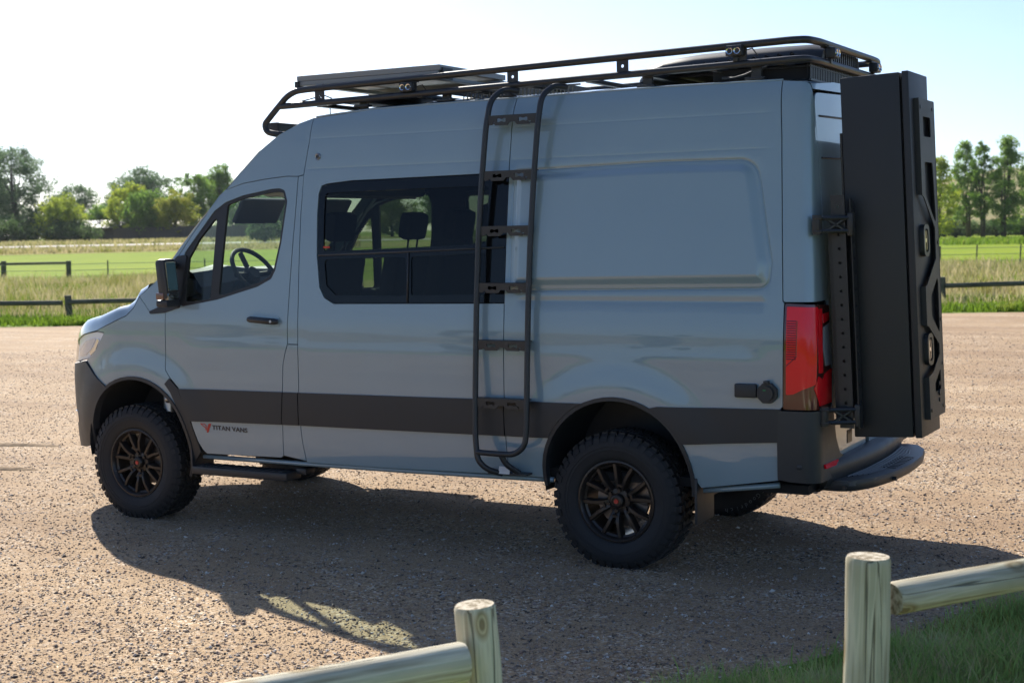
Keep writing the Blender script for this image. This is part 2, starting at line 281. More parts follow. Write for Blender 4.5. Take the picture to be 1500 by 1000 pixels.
# ------------------------------------------------------------------ mesh helpers
class MB:
    def __init__(s): s.v = []; s.f = []
    def add(s, verts, faces):
        o = len(s.v); s.v.extend([tuple(map(float, q)) for q in verts]); s.f.extend([tuple(i+o for i in f) for f in faces]); return s
    def box(s, c, size, rot=None, bev=0.0):
        hx, hy, hz = size[0]/2, size[1]/2, size[2]/2
        if bev <= 0:
            vs = [(x, y, z) for z in (-hz, hz) for y in (-hy, hy) for x in (-hx, hx)]
            fs = [(0, 2, 3, 1), (4, 5, 7, 6), (0, 1, 5, 4), (2, 6, 7, 3), (0, 4, 6, 2), (1, 3, 7, 5)]
        else:
            bm = bmesh.new(); bmesh.ops.create_cube(bm, size=1)
            for q in bm.verts: q.co = Vector((q.co.x*size[0], q.co.y*size[1], q.co.z*size[2]))
            bmesh.ops.bevel(bm, geom=bm.edges[:], offset=min(bev, .49*min(size)), segments=2, profile=.6, affect='EDGES')
            bm.verts.index_update(); vs = [q.co[:] for q in bm.verts]; fs = [[q.index for q in f.verts] for f in bm.faces]; bm.free()
        if rot is not None: vs = [rot @ Vector(q) for q in vs]
        return s.add([(q[0]+c[0], q[1]+c[1], q[2]+c[2]) for q in vs], fs)
    def tube(s, path, r, n=10, caps=True, closed=False):
        P = [Vector(p) for p in path]; k = len(P); R = r if hasattr(r, '__len__') else [r]*k
        T = []
        for i in range(k):
            a = P[(i-1) % k] if (closed or i > 0) else P[i]; b = P[(i+1) % k] if (closed or i < k-1) else P[i]
            T.append((b-a).normalized())
        ref = Vector((0, 0, 1)) if abs(T[0].z) < .9 else Vector((1, 0, 0))
        u = (ref - T[0]*ref.dot(T[0])).normalized(); vs = []
        for i in range(k):
            u = (u - T[i]*u.dot(T[i])).normalized(); v = T[i].cross(u)
            for j in range(n):
                a = 2*PI*j/n; vs.append(P[i] + (u*math.cos(a)+v*math.sin(a))*R[i])
        fs = []
        for i in range(k if closed else k-1):
            i2 = (i+1) % k
            for j in range(n): fs.append((i*n+j, i*n+(j+1) % n, i2*n+(j+1) % n, i2*n+j))
        if caps and not closed: fs.append(tuple(range(n-1, -1, -1))); fs.append(tuple((k-1)*n+j for j in range(n)))
        return s.add(vs, fs)
    def cyl(s, a, b, r, n=16, r2=None): return s.tube([a, b], [r, r if r2 is None else r2], n)
    def lathe(s, prof, center, n=48, axis='y'):
        vs = []; fs = []; k = len(prof)
        for j in range(n):
            a = 2*PI*j/n
            for (r, h) in prof:
                if axis == 'y': vs.append((center[0]+r*math.cos(a), center[1]+h, center[2]+r*math.sin(a)))
                else: vs.append((center[0]+r*math.cos(a), center[1]+r*math.sin(a), center[2]+h))
        for j in range(n):
            for i in range(k-1): fs.append((j*k+i, j*k+i+1, ((j+1) % n)*k+i+1, ((j+1) % n)*k+i))
        return s.add(vs, fs)
    def build(s, name, material, parent=None, smooth=False, angle=None, fix=True):
        me = bpy.data.meshes.new(name); me.from_pydata(s.v, [], s.f)
        if fix:
            bm = bmesh.new(); bm.from_mesh(me); bmesh.ops.recalc_face_normals(bm, faces=bm.faces[:]); bm.to_mesh(me); bm.free()
        return link(name, me, material, parent, smooth, angle)
def link(name, me, material, parent=None, smooth=False, angle=None):
    if material is not None: me.materials.append(material)
    if smooth:
        me.polygons.foreach_set('use_smooth', [True]*len(me.polygons))
        if angle is not None: me.set_sharp_from_angle(angle=math.radians(angle))
    o = bpy.data.objects.new(name, me); COL.objects.link(o)
    if parent is not None: o.parent = parent
    return o
def raw_mesh(name, V, F, material, parent=None, smooth=False):
    """numpy verts (n,3) and faces (m,k)"""
    me = bpy.data.meshes.new(name); k = F.shape[1]
    me.vertices.add(len(V)); me.vertices.foreach_set('co', np.asarray(V, np.float32).ravel())
    me.loops.add(F.size); me.loops.foreach_set('vertex_index', F.astype(np.int32).ravel())
    me.polygons.add(len(F)); me.polygons.foreach_set('loop_start', np.arange(0, F.size, k, dtype=np.int32))
    me.update(calc_edges=True)
    return link(name, me, material, parent, smooth)
def empty(name, loc=(0, 0, 0), parent=None, rz=0):
    o = bpy.data.objects.new(name, None); COL.objects.link(o); o.location = loc; o.rotation_euler = (0, 0, rz); o.empty_display_size = .2
    if parent is not None: o.parent = parent
    return o
def tag(o, label=None, cat=None, group=None, kind=None):
    if label: o['label'] = label
    if cat: o['category'] = cat
    if group: o['group'] = group
    if kind: o['kind'] = kind
    return o
def copy_tree(o, parent=None):
    c = o.copy(); COL.objects.link(c)
    if parent is not None: c.parent = parent
    for ch in list(o.children): copy_tree(ch, c)
    return c
def mirror(o, parent):
    c = copy_tree(o, parent); c.scale = (1, -1, 1); return c

# 2-D helpers ------------------------------------------------------------
def area2(p): p = np.asarray(p); x, y = p[:, 0], p[:, 1]; return .5*np.sum(x*np.roll(y, -1)-np.roll(x, -1)*y)
def ccw(p): p = np.asarray(p, float); return p if area2(p) > 0 else p[::-1]
def inset(p, d):
    p = ccw(p); a = p-np.roll(p, 1, 0); b = np.roll(p, -1, 0)-p
    na = np.stack([-a[:, 1], a[:, 0]], 1)/(np.linalg.norm(a, axis=1, keepdims=True)+1e-12); nb = np.stack([-b[:, 1], b[:, 0]], 1)/(np.linalg.norm(b, axis=1, keepdims=True)+1e-12)
    n = na+nb; L = np.maximum(np.sum(n*n, 1, keepdims=True), .6); return p + d*2*n/L
def rounded(p, r, seg=5):
    R = list(r) if hasattr(r, '__len__') else [r]*len(p)
    if area2(p) < 0: R = R[::-1]
    p = ccw(p); out = []; n = len(p)
    for i in range(n):
        a = p[i-1]-p[i]; b = p[(i+1) % n]-p[i]; la, lb = np.linalg.norm(a), np.linalg.norm(b)
        a /= la; b /= lb; co = np.clip(a@b, -1, 1); ang = math.acos(co)
        if ang > 2.7 or R[i] <= 0: out.append(p[i]); continue
        t = min(R[i]/math.tan(ang/2), .45*la, .45*lb)
        A = p[i]+a*t; B = p[i]+b*t
        for k in range(seg+1):
            s = k/seg; out.append((1-s)**2*A+2*s*(1-s)*p[i]+s*s*B)
    return np.array(out)
def smooth_closed(p, it=2):
    p = np.asarray(p, float)
    for _ in range(it):
        q = np.roll(p, -1, 0); p = np.stack([.75*p+.25*q, .25*p+.75*q], 1).reshape(-1, 2)
    return p
def densify(p, d, closed=True):
    p = np.asarray(p, float); out = []; n = len(p)
    for i in range(n if closed else n-1):
        a, b = p[i], p[(i+1) % n]; k = max(1, int(math.ceil(np.linalg.norm(b-a)/d)))
        for j in range(k): out.append(a+(b-a)*j/k)
    if not closed: out.append(p[-1])
    return np.array(out)
def in_poly(q, p):
    q = np.asarray(q); inside = np.zeros(len(q), bool); x, y = q[:, 0], q[:, 1]; n = len(p)
    for i in range(n):
        x0, y0 = p[i]; x1, y1 = p[(i+1) % n]
        c = ((y0 > y) != (y1 > y))
        if abs(y1-y0) > 1e-15: inside ^= c & (x < (x1-x0)*(y-y0)/(y1-y0)+x0)
    return inside
def poly_dist(q, p, closed=True):
    q = np.asarray(q); d = np.full(len(q), 1e9); n = len(p)
    for i in range(n if closed else n-1):
        a = p[i]; b = p[(i+1) % n]; ab = b-a; t = np.clip(((q-a)@ab)/(ab@ab+1e-15), 0, 1)
        d = np.minimum(d, np.linalg.norm(q-a-t[:, None]*ab, axis=1))
    return d
def sdist(q, p): d = poly_dist(q, p); return np.where(in_poly(q, p), -d, d)
def tri2d(outline, holes=(), grid=.05, edge=None, loops=()):
    edge = edge or grid; o = densify(outline, edge); hs = [densify(h, edge) for h in holes]; ls = [densify(h, edge, c) for h, c in loops]
    pts = [o]+hs+ls; E = []; off = 0
    for k, q in enumerate(pts):
        n = len(q); closed = k <= len(hs) or loops[k-1-len(hs)][1]
        E += [(off+i, off+(i+1) % n) for i in range(n if closed else n-1)]; off += n
    B = np.concatenate(pts)
    lo, hi = o.min(0), o.max(0)
    gx, gy = np.meshgrid(np.arange(lo[0]+grid*.5, hi[0], grid), np.arange(lo[1]+grid*.5, hi[1], grid)); g = np.stack([gx.ravel(), gy.ravel()], 1)
    if len(g):
        keep = in_poly(g, o)
        for h in hs: keep &= ~in_poly(g, h)
        g = g[keep]
        for k, q in enumerate(pts):
            closed = k <= len(hs) or loops[k-1-len(hs)][1]
            if len(g): g = g[poly_dist(g, q, closed) > .45*grid]
    allp = np.concatenate([B, g]) if len(g) else B
    V, _, F, _, _, _ = delaunay_2d_cdt([Vector(q) for q in allp], E, [], 0, 1e-7)
    V = np.array([q[:] for q in V]); F = np.array([f[:] for f in F if len(f) == 3])
    c = V[F].mean(1); keep = in_poly(c, o)
    for h in hs: keep &= ~in_poly(c, h)
    ar = np.abs(np.cross(V[F[:, 1]]-V[F[:, 0]], V[F[:, 2]]-V[F[:, 0]])); keep &= ar > 1e-10
    return V, F[keep]
def plate(mb, outline, holes, fn, thick):
    """flat plate: outline in 2-D, fn(u, v, w) -> xyz, w along the thickness"""
    V, F = tri2d(ccw(outline), holes, grid=1e3, edge=1e3); n = len(V)
    vs = [fn(u, v, 0) for u, v in V]+[fn(u, v, thick) for u, v in V]
    fs = [tuple(f) for f in F]+[tuple(n+i for i in f[::-1]) for f in F]
    e = {}
    for f in F:
        for a, b in ((f[0], f[1]), (f[1], f[2]), (f[2], f[0])):
            k = (min(a, b), max(a, b)); e.setdefault(k, []).append((a, b))
    fs += [(b, a, n+a, n+b) for k, l in e.items() if len(l) == 1 for a, b in l]
    return mb.add(vs, fs)
def arc_path(pts, r=.05, seg=6):
    """polyline with rounded corners (3-D)"""
    P = [Vector(p) for p in pts]; out = [P[0]]
    for i in range(1, len(P)-1):
        a = P[i-1]-P[i]; b = P[i+1]-P[i]; t = min(r, .45*a.length, .45*b.length); A = P[i]+a.normalized()*t; B = P[i]+b.normalized()*t
        for k in range(seg+1):
            s = k/seg; out.append(A*(1-s)**2+P[i]*(2*s*(1-s))+B*s*s)
    out.append(P[-1]); return out
# ================================================================== SURROUNDINGS
EA = np.array([-20.28, 14.24]); EU = np.array([.909, .416]); EU = EU/np.linalg.norm(EU); EN = np.array([-EU[1], EU[0]])   # far edge of the gravel lot
def edge_pt(t, n): q = EA+EU*t+EN*n; return q
def rise(x, y):
    dx, dy = np.asarray(x)-CAM.x, np.asarray(y)-CAM.y; d = np.hypot(dx, dy); az = np.degrees(np.arctan2(dx, dy))
    def s_(a, b, v): t = np.clip((v-a)/(b-a), 0, 1); return t*t*(3-2*t)
    return 1.25*s_(60, 200, d)*s_(-16, -30, az)*s_(-120, -90, az)
def grid_sheet(name, ds, azs, zoff, material, zf=None):
    A, D = np.meshgrid(np.radians(azs), ds, indexing='ij'); x = CAM.x+D*np.sin(A); y = CAM.y+D*np.cos(A)
    z = (zf(x, y) if zf else rise(x, y))+zoff; V = np.stack([x.ravel(), y.ravel(), z.ravel()], 1); n = len(ds)
    i, j = np.meshgrid(np.arange(len(azs)-1), np.arange(n-1), indexing='ij'); b = (i*n+j).ravel(); F = np.stack([b, b+1, b+n+1, b+n], 1)
    o = raw_mesh(name, V, F, material, None, True); tag(o, kind='structure'); return o
ds = np.concatenate([[.05], np.linspace(4, 60, 15), np.linspace(70, 240, 35), [300, 400, 600, 1000, 1800, 3000]])
grid_sheet('ground', ds, np.linspace(-180, 180, 121), -.008, M['field'])
def strip_sheet(name, t0, t1, n0, n1, zoff, material, nt=80, nn=12, wob=.35, seed=1):
    r = np.random.default_rng(seed); T, N_ = np.meshgrid(np.linspace(t0, t1, nt), np.linspace(n0, n1, nn), indexing='ij')
    w0 = np.convolve(r.normal(0, wob, nt+8), np.ones(5)/5, 'same')[4:-4]; w1 = np.convolve(r.normal(0, wob, nt+8), np.ones(5)/5, 'same')[4:-4]
    s = (N_-n0)/(n1-n0); N_ = N_+w0[:, None]*(1-s)+w1[:, None]*s
    x = EA[0]+EU[0]*T+EN[0]*N_; y = EA[1]+EU[1]*T+EN[1]*N_
    V = np.stack([x.ravel(), y.ravel(), (rise(x, y)+zoff).ravel()], 1); i, j = np.meshgrid(np.arange(nt-1), np.arange(nn-1), indexing='ij'); b = (i*nn+j).ravel()
    o = raw_mesh(name, V, np.stack([b, b+nn, b+nn+1, b+1], 1), material, None, True); tag(o, kind='structure'); return o
strip_sheet('gravel_lot', -45, 75, -62, 0, .0, M['gravel'], 160, 40, .25, 3)
strip_sheet('weedy_verge', -45, 75, -.05, 4.2, -.003, M['weed_ground'], 120, 8, .4, 4)
strip_sheet('dry_grass_strip', -45, 75, 4.0, 26, .001, M['drygrass_ground'], 120, 14, .9, 5)
# far brush band, dirt road and dry bank on the left
def band_sheet(name, pts, half, zoff, material):
    P = densify(np.array(pts, float), 3, False); V = []; 
    for i, p in enumerate(P):
        d = P[min(i+1, len(P)-1)]-P[max(i-1, 0)]; d /= np.linalg.norm(d); nrm = np.array([-d[1], d[0]])
        for k in np.linspace(-1, 1, 5): q = p+nrm*half*k; V.append((q[0], q[1], float(rise(q[0], q[1]))+zoff))
    V = np.array(V); n = len(P); b = np.array([i*5+j for i in range(n-1) for j in range(4)])
    o = raw_mesh(name, V, np.stack([b, b+5, b+6, b+1], 1), material, None, True); tag(o, kind='structure'); return o
def polar(az, d): return (CAM.x+d*math.sin(math.radians(az)), CAM.y+d*math.cos(math.radians(az)))
band_sheet('dry_brush_ground', [polar(a, 136) for a in (-60, -52, -46, -40, -34, -28)], 10, .012, M['drygrass_ground'])
band_sheet('dirt_road', [polar(a, d) for a, d in ((-62, 158), (-54, 160), (-48, 161), (-42, 160), (-36, 158), (-30, 158), (-24, 162), (-18, 172))], 4.5, .03, M['road'])
band_sheet('dry_bank', [polar(a, 186) for a in (-60, -52, -46, -40, -34, -28)], 14, .016, M['drygrass_ground'])
# dry hillside on the right and low hills behind the camera
def hill_h(x, y):
    dx, dy = x-CAM.x, y-CAM.y; d = np.hypot(dx, dy); az = np.degrees(np.arctan2(dx, dy))
    s_ = lambda a, b, v: (lambda t: t*t*(3-2*t))(np.clip((v-a)/(b-a), 0, 1))
    return -1+(14.5+1.6*np.sin(az*.55)+.8*np.sin(az*1.7+1))*s_(215, 400, d)*s_(-24, -15, az)
grid_sheet('hillside', np.linspace(205, 520, 24), np.linspace(-25, 60, 60), 0, M['hill'], hill_h)
def back_h(x, y):
    dx, dy = x-CAM.x, y-CAM.y; d = np.hypot(dx, dy); az = np.degrees(np.arctan2(dx, dy)) % 360
    s_ = lambda a, b, v: (lambda t: t*t*(3-2*t))(np.clip((v-a)/(b-a), 0, 1))
    return -1+(34+14*np.sin(az*.11+.6)+7*np.sin(az*.37)+4*np.sin(az*.9+2))*s_(420, 900, d)*s_(80, 110, az)*s_(300, 270, az)
grid_sheet('distant_hills', np.linspace(400, 1100, 16), np.linspace(80, 300, 120), 0, M['hill'], back_h)

# verge of grass under the near posts
vg = [(2.98, -2.95), (3.10, -2.68), (3.25, -2.48), (3.46, -2.07), (3.66, -1.66), (3.86, -1.22), (4.08, -.9), (4.5, -.3), (5.2, .9), (9.5, 3), (10, -9.5), (2.2, -9.5), (2.4, -5), (2.75, -3.6)]
mb = MB(); V_, F_ = tri2d(ccw(vg), grid=.4, edge=.25)
o = raw_mesh('grass_verge', np.concatenate([V_+rng.normal(0, .012, V_.shape), np.full((len(V_), 1), .006)], 1), F_, M['weed_ground']); tag(o, kind='structure')

def blades(name, xy, h, wdt, lean, material, zf=None, seed=0):
    r = np.random.default_rng(seed); n = len(xy); a = r.uniform(0, 2*PI, n); la = r.uniform(0, 2*PI, n); L = lean*r.uniform(.2, 1, n)*h
    x, y = xy[:, 0], xy[:, 1]; z = zf(x, y) if zf else np.zeros(n); wx, wy = np.cos(a)*wdt/2, np.sin(a)*wdt/2; lx, ly = np.cos(la)*L, np.sin(la)*L
    V = np.empty((n, 5, 3)); V[:, 0] = np.stack([x-wx, y-wy, z], 1); V[:, 1] = np.stack([x+wx, y+wy, z], 1)
    V[:, 2] = np.stack([x+lx*.35-wx*.75, y+ly*.35-wy*.75, z+h*.6], 1); V[:, 3] = np.stack([x+lx*.35+wx*.75, y+ly*.35+wy*.75, z+h*.6], 1); V[:, 4] = np.stack([x+lx, y+ly, z+h*np.sqrt(np.maximum(.15, 1-(L/np.maximum(h, 1e-3))**2*.5))], 1)
    b = (np.arange(n)*5)[:, None]; F = np.concatenate([b+[0, 1, 3], b+[0, 3, 2], b+[2, 3, 4]], 0)
    o = raw_mesh(name, V.reshape(-1, 3), F, material); tag(o, kind='stuff'); return o
def wedge_points(n, t0, t1, n0, n1, seed, azs=((-49.5, -35.5), (-14.5, -7.5)), clump=0):
    r = np.random.default_rng(seed); out = []; tot = 0
    while tot < n:
        t = r.uniform(t0, t1, 40000); q = r.uniform(n0, n1, 40000); p = EA+t[:, None]*EU+q[:, None]*EN
        az = np.degrees(np.arctan2(p[:, 0]-CAM.x, p[:, 1]-CAM.y)); k = np.zeros(len(p), bool)
        for a, b in azs: k |= (az > a) & (az < b)
        if clump:
            f = np.sin(p[:, 0]*clump+1.3*np.sin(p[:, 1]*clump*.8))+np.sin(p[:, 1]*clump*1.3+np.sin(p[:, 0]*clump*.6)); k &= f+r.normal(0, .7, len(p)) > -.1
        p = p[k]; out.append(p); tot += len(p)
    return np.concatenate(out)[:n]
r_ = np.random.default_rng(11)
# near verge grass: dense short blades with longer tufts
def in_vg(n, box, seed):
    r = np.random.default_rng(seed); p = np.stack([r.uniform(box[0], box[1], n), r.uniform(box[2], box[3], n)], 1); return p
P_ = in_vg(150000, (2.7, 6.2, -4.6, .4), 21); VG = np.array(vg); sd_ = sdist(P_, VG)
f_ = np.sin(P_[:, 0]*5+np.sin(P_[:, 1]*4))+np.sin(P_[:, 1]*6+P_[:, 0]*2)+r_.normal(0, .9, len(P_))
keep = (sd_ < .02) & (r_.uniform(0, 1, len(P_)) < np.clip((-sd_+.02)/.16, .06, 1)) & (f_ > -1.2); P_ = P_[keep]; f_ = f_[keep]; sd_ = sd_[keep]
hh = np.clip(r_.normal(.075, .03, len(P_))+.03*np.maximum(0, f_)+.03*np.clip((-sd_-.15)/.5, 0, 1), .02, .22)
m_ = r_.uniform(0, 1, len(P_)) < .62
blades('grass', P_[m_], hh[m_], r_.uniform(.004, .009, m_.sum()), .85, M['blade_green'], None, 31)
blades('dry_grass', P_[~m_], hh[~m_]*1.05, r_.uniform(.003, .006, (~m_).sum()), .9, M['blade_dry'], None, 32)
# far verge weeds and the tall dry grass beyond the rail fence
p = wedge_points(26000, -14, 36, .1, 4.6, 41, clump=1.7); blades('weeds', p, r_.uniform(.06, .24, len(p)), r_.uniform(.02, .05, len(p)), .9, M['blade_bright'], rise, 42)
p = wedge_points(9000, -14, 36, 1.2, 9, 43); blades('dry_grass', p, r_.uniform(.12, .42, len(p)), r_.uniform(.015, .03, len(p)), .6, M['blade_dry'], rise, 44)
p = wedge_points(42000, -18, 40, 5, 25.5, 45, clump=.7); blades('dry_grass', p, np.clip(r_.normal(.38, .15, len(p)), .12, .85), r_.uniform(.02, .045, len(p)), .5, M['blade_dry'], rise, 46)
p = wedge_points(30000, -18, 40, 5, 30, 47, clump=.5); blades('weeds', p, r_.uniform(.15, .5, len(p)), r_.uniform(.02, .05, len(p)), .6, M['blade_bright'], rise, 48)
def az_points(n, a0, a1, d0, d1, seed):
    r = np.random.default_rng(seed); a = np.radians(r.uniform(a0, a1, n)); d = r.uniform(d0, d1, n); return np.stack([CAM.x+d*np.sin(a), CAM.y+d*np.cos(a)], 1)
p = az_points(9000, -50, -35, 128, 142, 51); blades('brush', p, r_.uniform(.12, .42, len(p))*np.where(r_.uniform(0, 1, len(p)) < .04, 2.4, 1), r_.uniform(.08, .2, len(p)), .6, M['blade_dry'], rise, 52)
p = az_points(5000, -50, -35, 168, 182, 53); blades('brush', p, r_.uniform(.2, .6, len(p)), r_.uniform(.1, .25, len(p)), .6, M['blade_dry'], rise, 54)
p = az_points(3500, -13.5, -7, 118, 140, 55); blades('weeds', p, r_.uniform(.15, .5, len(p)), r_.uniform(.08, .2, len(p)), .6, M['blade_bright'], rise, 56)

# loose stones on the lot
def stones(name, n, region, rmin, rmax, seed):
    r = np.random.default_rng(seed); out = []; tot = 0
    while tot < n:
        az = np.radians(r.uniform(-50, -8, 60000)); d = 4.6+r.uniform(0, 1, 60000)**1.9*region; x = CAM.x+d*np.sin(az); y = CAM.y+d*np.cos(az)
        q = np.stack([x, y], 1); nn_ = (q-EA)@EN; k = (nn_ < -.3) & (sdist(q, VG) > -.05)
        q = q[k]; out.append(q); tot += len(q)
    q = np.concatenate(out)[:n]; s = rmin+(rmax-rmin)*r.uniform(0, 1, n)**3.2
    base = np.array([(1, 0, 0), (0, 1, 0), (-1, 0, 0), (0, -1, 0), (0, 0, .62), (0, 0, -.5)], float); a = r.uniform(0, 2*PI, n); ca, sa = np.cos(a), np.sin(a)
    V = base[None]*r.uniform(.65, 1.25, (n, 6, 1)); V = V+r.normal(0, .16, V.shape); X = V[..., 0]*ca[:, None]-V[..., 1]*sa[:, None]; Y = V[..., 0]*sa[:, None]+V[..., 1]*ca[:, None]
    P = np.stack([X*s[:, None]+q[:, :1], Y*s[:, None]+q[:, 1:], V[..., 2]*s[:, None]+.25*s[:, None]], -1)
    F0 = np.array([(0, 1, 4), (1, 2, 4), (2, 3, 4), (3, 0, 4), (1, 0, 5), (2, 1, 5), (3, 2, 5), (0, 3, 5)]); F = (np.arange(n)*6)[:, None, None]+F0[None]
    o = raw_mesh(name, P.reshape(-1, 3), F.reshape(-1, 3), M['stone']); tag(o, kind='stuff'); return o
stones('gravel', 165000, 22, .0030, .0110, 61)
stones('gravel', 9000, 22, .005, .017, 62)
# tyre-thrown scuffs of darker damp grit
M['damp'] = ramp_noise_mat('damp_grit', [(.3, (.20, .15, .095)), (.7, (.34, .25, .165))], 14, bump=.6, dist=.02)
for i, (x, y, a, b, rz) in enumerate(((-5.6, 1.2, .55, .09, .35), (-4.45, .18, .30, .05, .3), (-7.6, 1.5, .5, .06, .5))):
    mb = MB(); rr = np.random.default_rng(70+i); V = [(0, 0, .020)]; n = 22
    for ring, zz in ((.5, .015), (1, .001)):
        for k in range(n):
            t = 2*PI*k/n; j = 1+rr.normal(0, .15); V.append((a*ring*j*math.cos(t), b*ring*j*math.sin(t), zz*(1+rr.normal(0, .3))))
    F = [(0, 1+k, 1+(k+1) % n) for k in range(n)]+[(1+k, 1+n+k, 1+n+(k+1) % n, 1+(k+1) % n) for k in range(n)]
    mb.add(V, F); o = mb.build('grit_ridge', M['damp'], None, True); o.location = (x, y, .002); o.rotation_euler = (0, 0, rz); tag(o, kind='stuff')

# ---- round-timber fences
def log(mb, a, b, r0, r1, seed, n=18, ns=14, cap=True):
    r = np.random.default_rng(seed); a = Vector(a); b = Vector(b); T = (b-a).normalized(); ref = Vector((0, 0, 1)) if abs(T.z) < .9 else Vector((1, 0, 0)); u = (ref-T*ref.dot(T)).normalized(); v = T.cross(u)
    ph = r.uniform(0, 6.28, 6); V = []; F = []
    ts = [0]+[.012/((b-a).length)]+list(np.linspace(.03, .97, ns))+[1-.012/((b-a).length), 1]
    for i, t in enumerate(ts):
        sh = .93 if i in (0, len(ts)-1) else 1
        for j in range(n):
            an = 2*PI*j/n; rad = (r0+(r1-r0)*t)*sh*(1+.022*math.sin(2*an+ph[0])+.018*math.sin(3*an+ph[1]+2.2*t)+.014*math.sin(5*t*3+ph[2]+an))
            V.append(a+(b-a)*t+(u*math.cos(an)+v*math.sin(an))*rad)
    k = len(ts)
    for i in range(k-1):
        for j in range(n): F.append((i*n+j, i*n+(j+1) % n, (i+1)*n+(j+1) % n, (i+1)*n+j))
    mb.add(V, F); return V[:n], V[-n:]
def timber(name, a, b, r0, r1, seed, parent, wood_m, end_m=None, n=22):
    """a log built along its own local z so that the grain runs along it"""
    a = Vector(a); b = Vector(b); L = (b-a).length; mb = MB(); e0, e1 = log(mb, (0, 0, 0), (0, 0, L), r0, r1, seed, n)
    nf = len(mb.f); mb.add(e0, [tuple(range(n-1, -1, -1))]); mb.add(e1, [tuple(range(n))])
    me = bpy.data.meshes.new(name); me.from_pydata(mb.v, [], mb.f); me.materials.append(wood_m); me.materials.append(end_m or wood_m)
    sm = [True]*nf+[False]*2; me.polygons.foreach_set('use_smooth', sm); me.polygons.foreach_set('material_index', [0]*nf+[1, 1])
    o = bpy.data.objects.new(name, me); COL.objects.link(o); o.parent = parent; o.location = a-(parent.location if parent else Vector()); o.rotation_mode = 'QUATERNION'; o.rotation_quaternion = (b-a).to_track_quat('Z', 'Y'); return o
rtv = Vector((.873, .487, 0))
f1_ = tag(empty('post_and_rail_fence', (4.054, -3.724, 0)), 'pale treated-pine post with its round rail running off to the right, at the grass verge', 'fence', 'round-timber fence sections by the gravel')
timber('post', Vector((4.054, -3.724, -.05))-rtv*.018, (4.054, -3.724, .852), .0745, .0725, 101, f1_, M['post_wood'], M['post_end'], 28)
timber('rail', (4.112, -3.655, .697), (5.62, -1.21, .70), .0565, .055, 102, f1_, M['post_wood'], M['post_end'], 24)
f2_ = tag(empty('post_and_rail_fence', (2.913, -4.372, 0)), 'pale treated-pine post with its round rail running down to the left', 'fence', 'round-timber fence sections by the gravel')
timber('post', Vector((2.913, -4.372, -.05))+rtv*.045, (2.913, -4.372, .718), .0745, .0710, 103, f2_, M['post_wood'], M['post_end'], 28)
timber('rail', (2.940, -4.490, .560), (1.62, -6.42, .52), .066, .066, 104, f2_, M['post_wood'], M['post_end'], 24)
# weathered rail fence along the far edge of the lot
F0 = np.array([-20.32, 16.33]); F1 = np.array([-2.39, 25.98]); fu = (F1-F0)/np.linalg.norm(F1-F0); SP = np.linalg.norm(F1-F0)/8
ff = tag(empty('post_and_rail_fence', (F0[0], F0[1], 0)), 'low weathered post and rail fence along the far edge of the gravel lot', 'fence')
for i in range(-4, 13):
    q = F0+fu*SP*i; dxy = rng.normal(0, .02, 2); timber('post', (q[0], q[1], -.05), (q[0]+dxy[0], q[1]+dxy[1], .60+(.04 if i > 6 else 0)), .082, .080, 200+i, ff, M['old_wood'], None, 12)
    q2 = F0+fu*SP*(i+1); timber('rail', (q[0]+fu[0]*.08, q[1]+fu[1]*.08-.10, .455+rng.normal(0, .012)), (q2[0]-fu[0]*.08, q2[1]-fu[1]*.08-.10, .455+rng.normal(0, .012)), .055, .055, 300+i, ff, M['old_wood'], None, 12)
# wire fence with timber brace posts in the tall grass
wfn = tag(empty('wire_fence', (-39.2, 34.6, 0)), 'thin wire field fence with dark timber brace posts in the tall dry grass', 'fence')
A_ = np.array([-42.4, 34.0]); wl = [(-42.6, 34.3, 1.02, .11), (-39.25, 34.65, 1.0, .105)]
for x, y, h, r in wl: timber('brace_post', (x, y, -.05), (x+.05, y, h), r, r, int(abs(x)*10), wfn, M['old_wood'], None, 12)
timber('brace_rail', (-52, 33.2, .88), (-42.6, 34.3, .90), .05, .05, 7, wfn, M['old_wood'], None, 10); timber('brace_rail', (-42.5, 34.3, .90), (-39.3, 34.65, .92), .05, .05, 8, wfn, M['old_wood'], None, 10)
tp = [(-38.6+4.6*i*.88, 35.94+2.05*i) for i in range(0, 9)]
tp = [(-38.4, 36.0), (-34.6, 37.6), (-30.6, 39.3), (-26.5, 41.0), (-22.4, 42.7), (-18.2, 44.5), (-14.0, 46.3), (-10.2, 48.1), (-6.5, 49.9), (-5.0, 50.6), (-2.0, 52.0)]
for i, (x, y) in enumerate(tp):
    mb = MB(); d_ = rng.normal(0, .04); mb.tube([(0, 0, -.05), (d_, 0, .98)], .028, 6); o = mb.build('steel_post', M['old_wood'], wfn); o.location = (x+39.2, y-34.6, 0)
for x, y in ((-7.15, 46.4),): timber('brace_post', (x, y, -.05), (x, y, 1.0), .11, .10, 77, wfn, M['old_wood'], None, 12); timber('brace_rail', (x-5, y-2.2, .86), (x, y, .9), .05, .05, 78, wfn, M['old_wood'], None, 10)
for h in (.35, .60, .85):
    mb = MB(); mb.tube([(-60+39.2, 31.5-34.6, h), (0, 0, h)]+[(x+39.2, y-34.6, h) for x, y in tp], .009, 4); mb.build('wire', M['wire'], wfn)

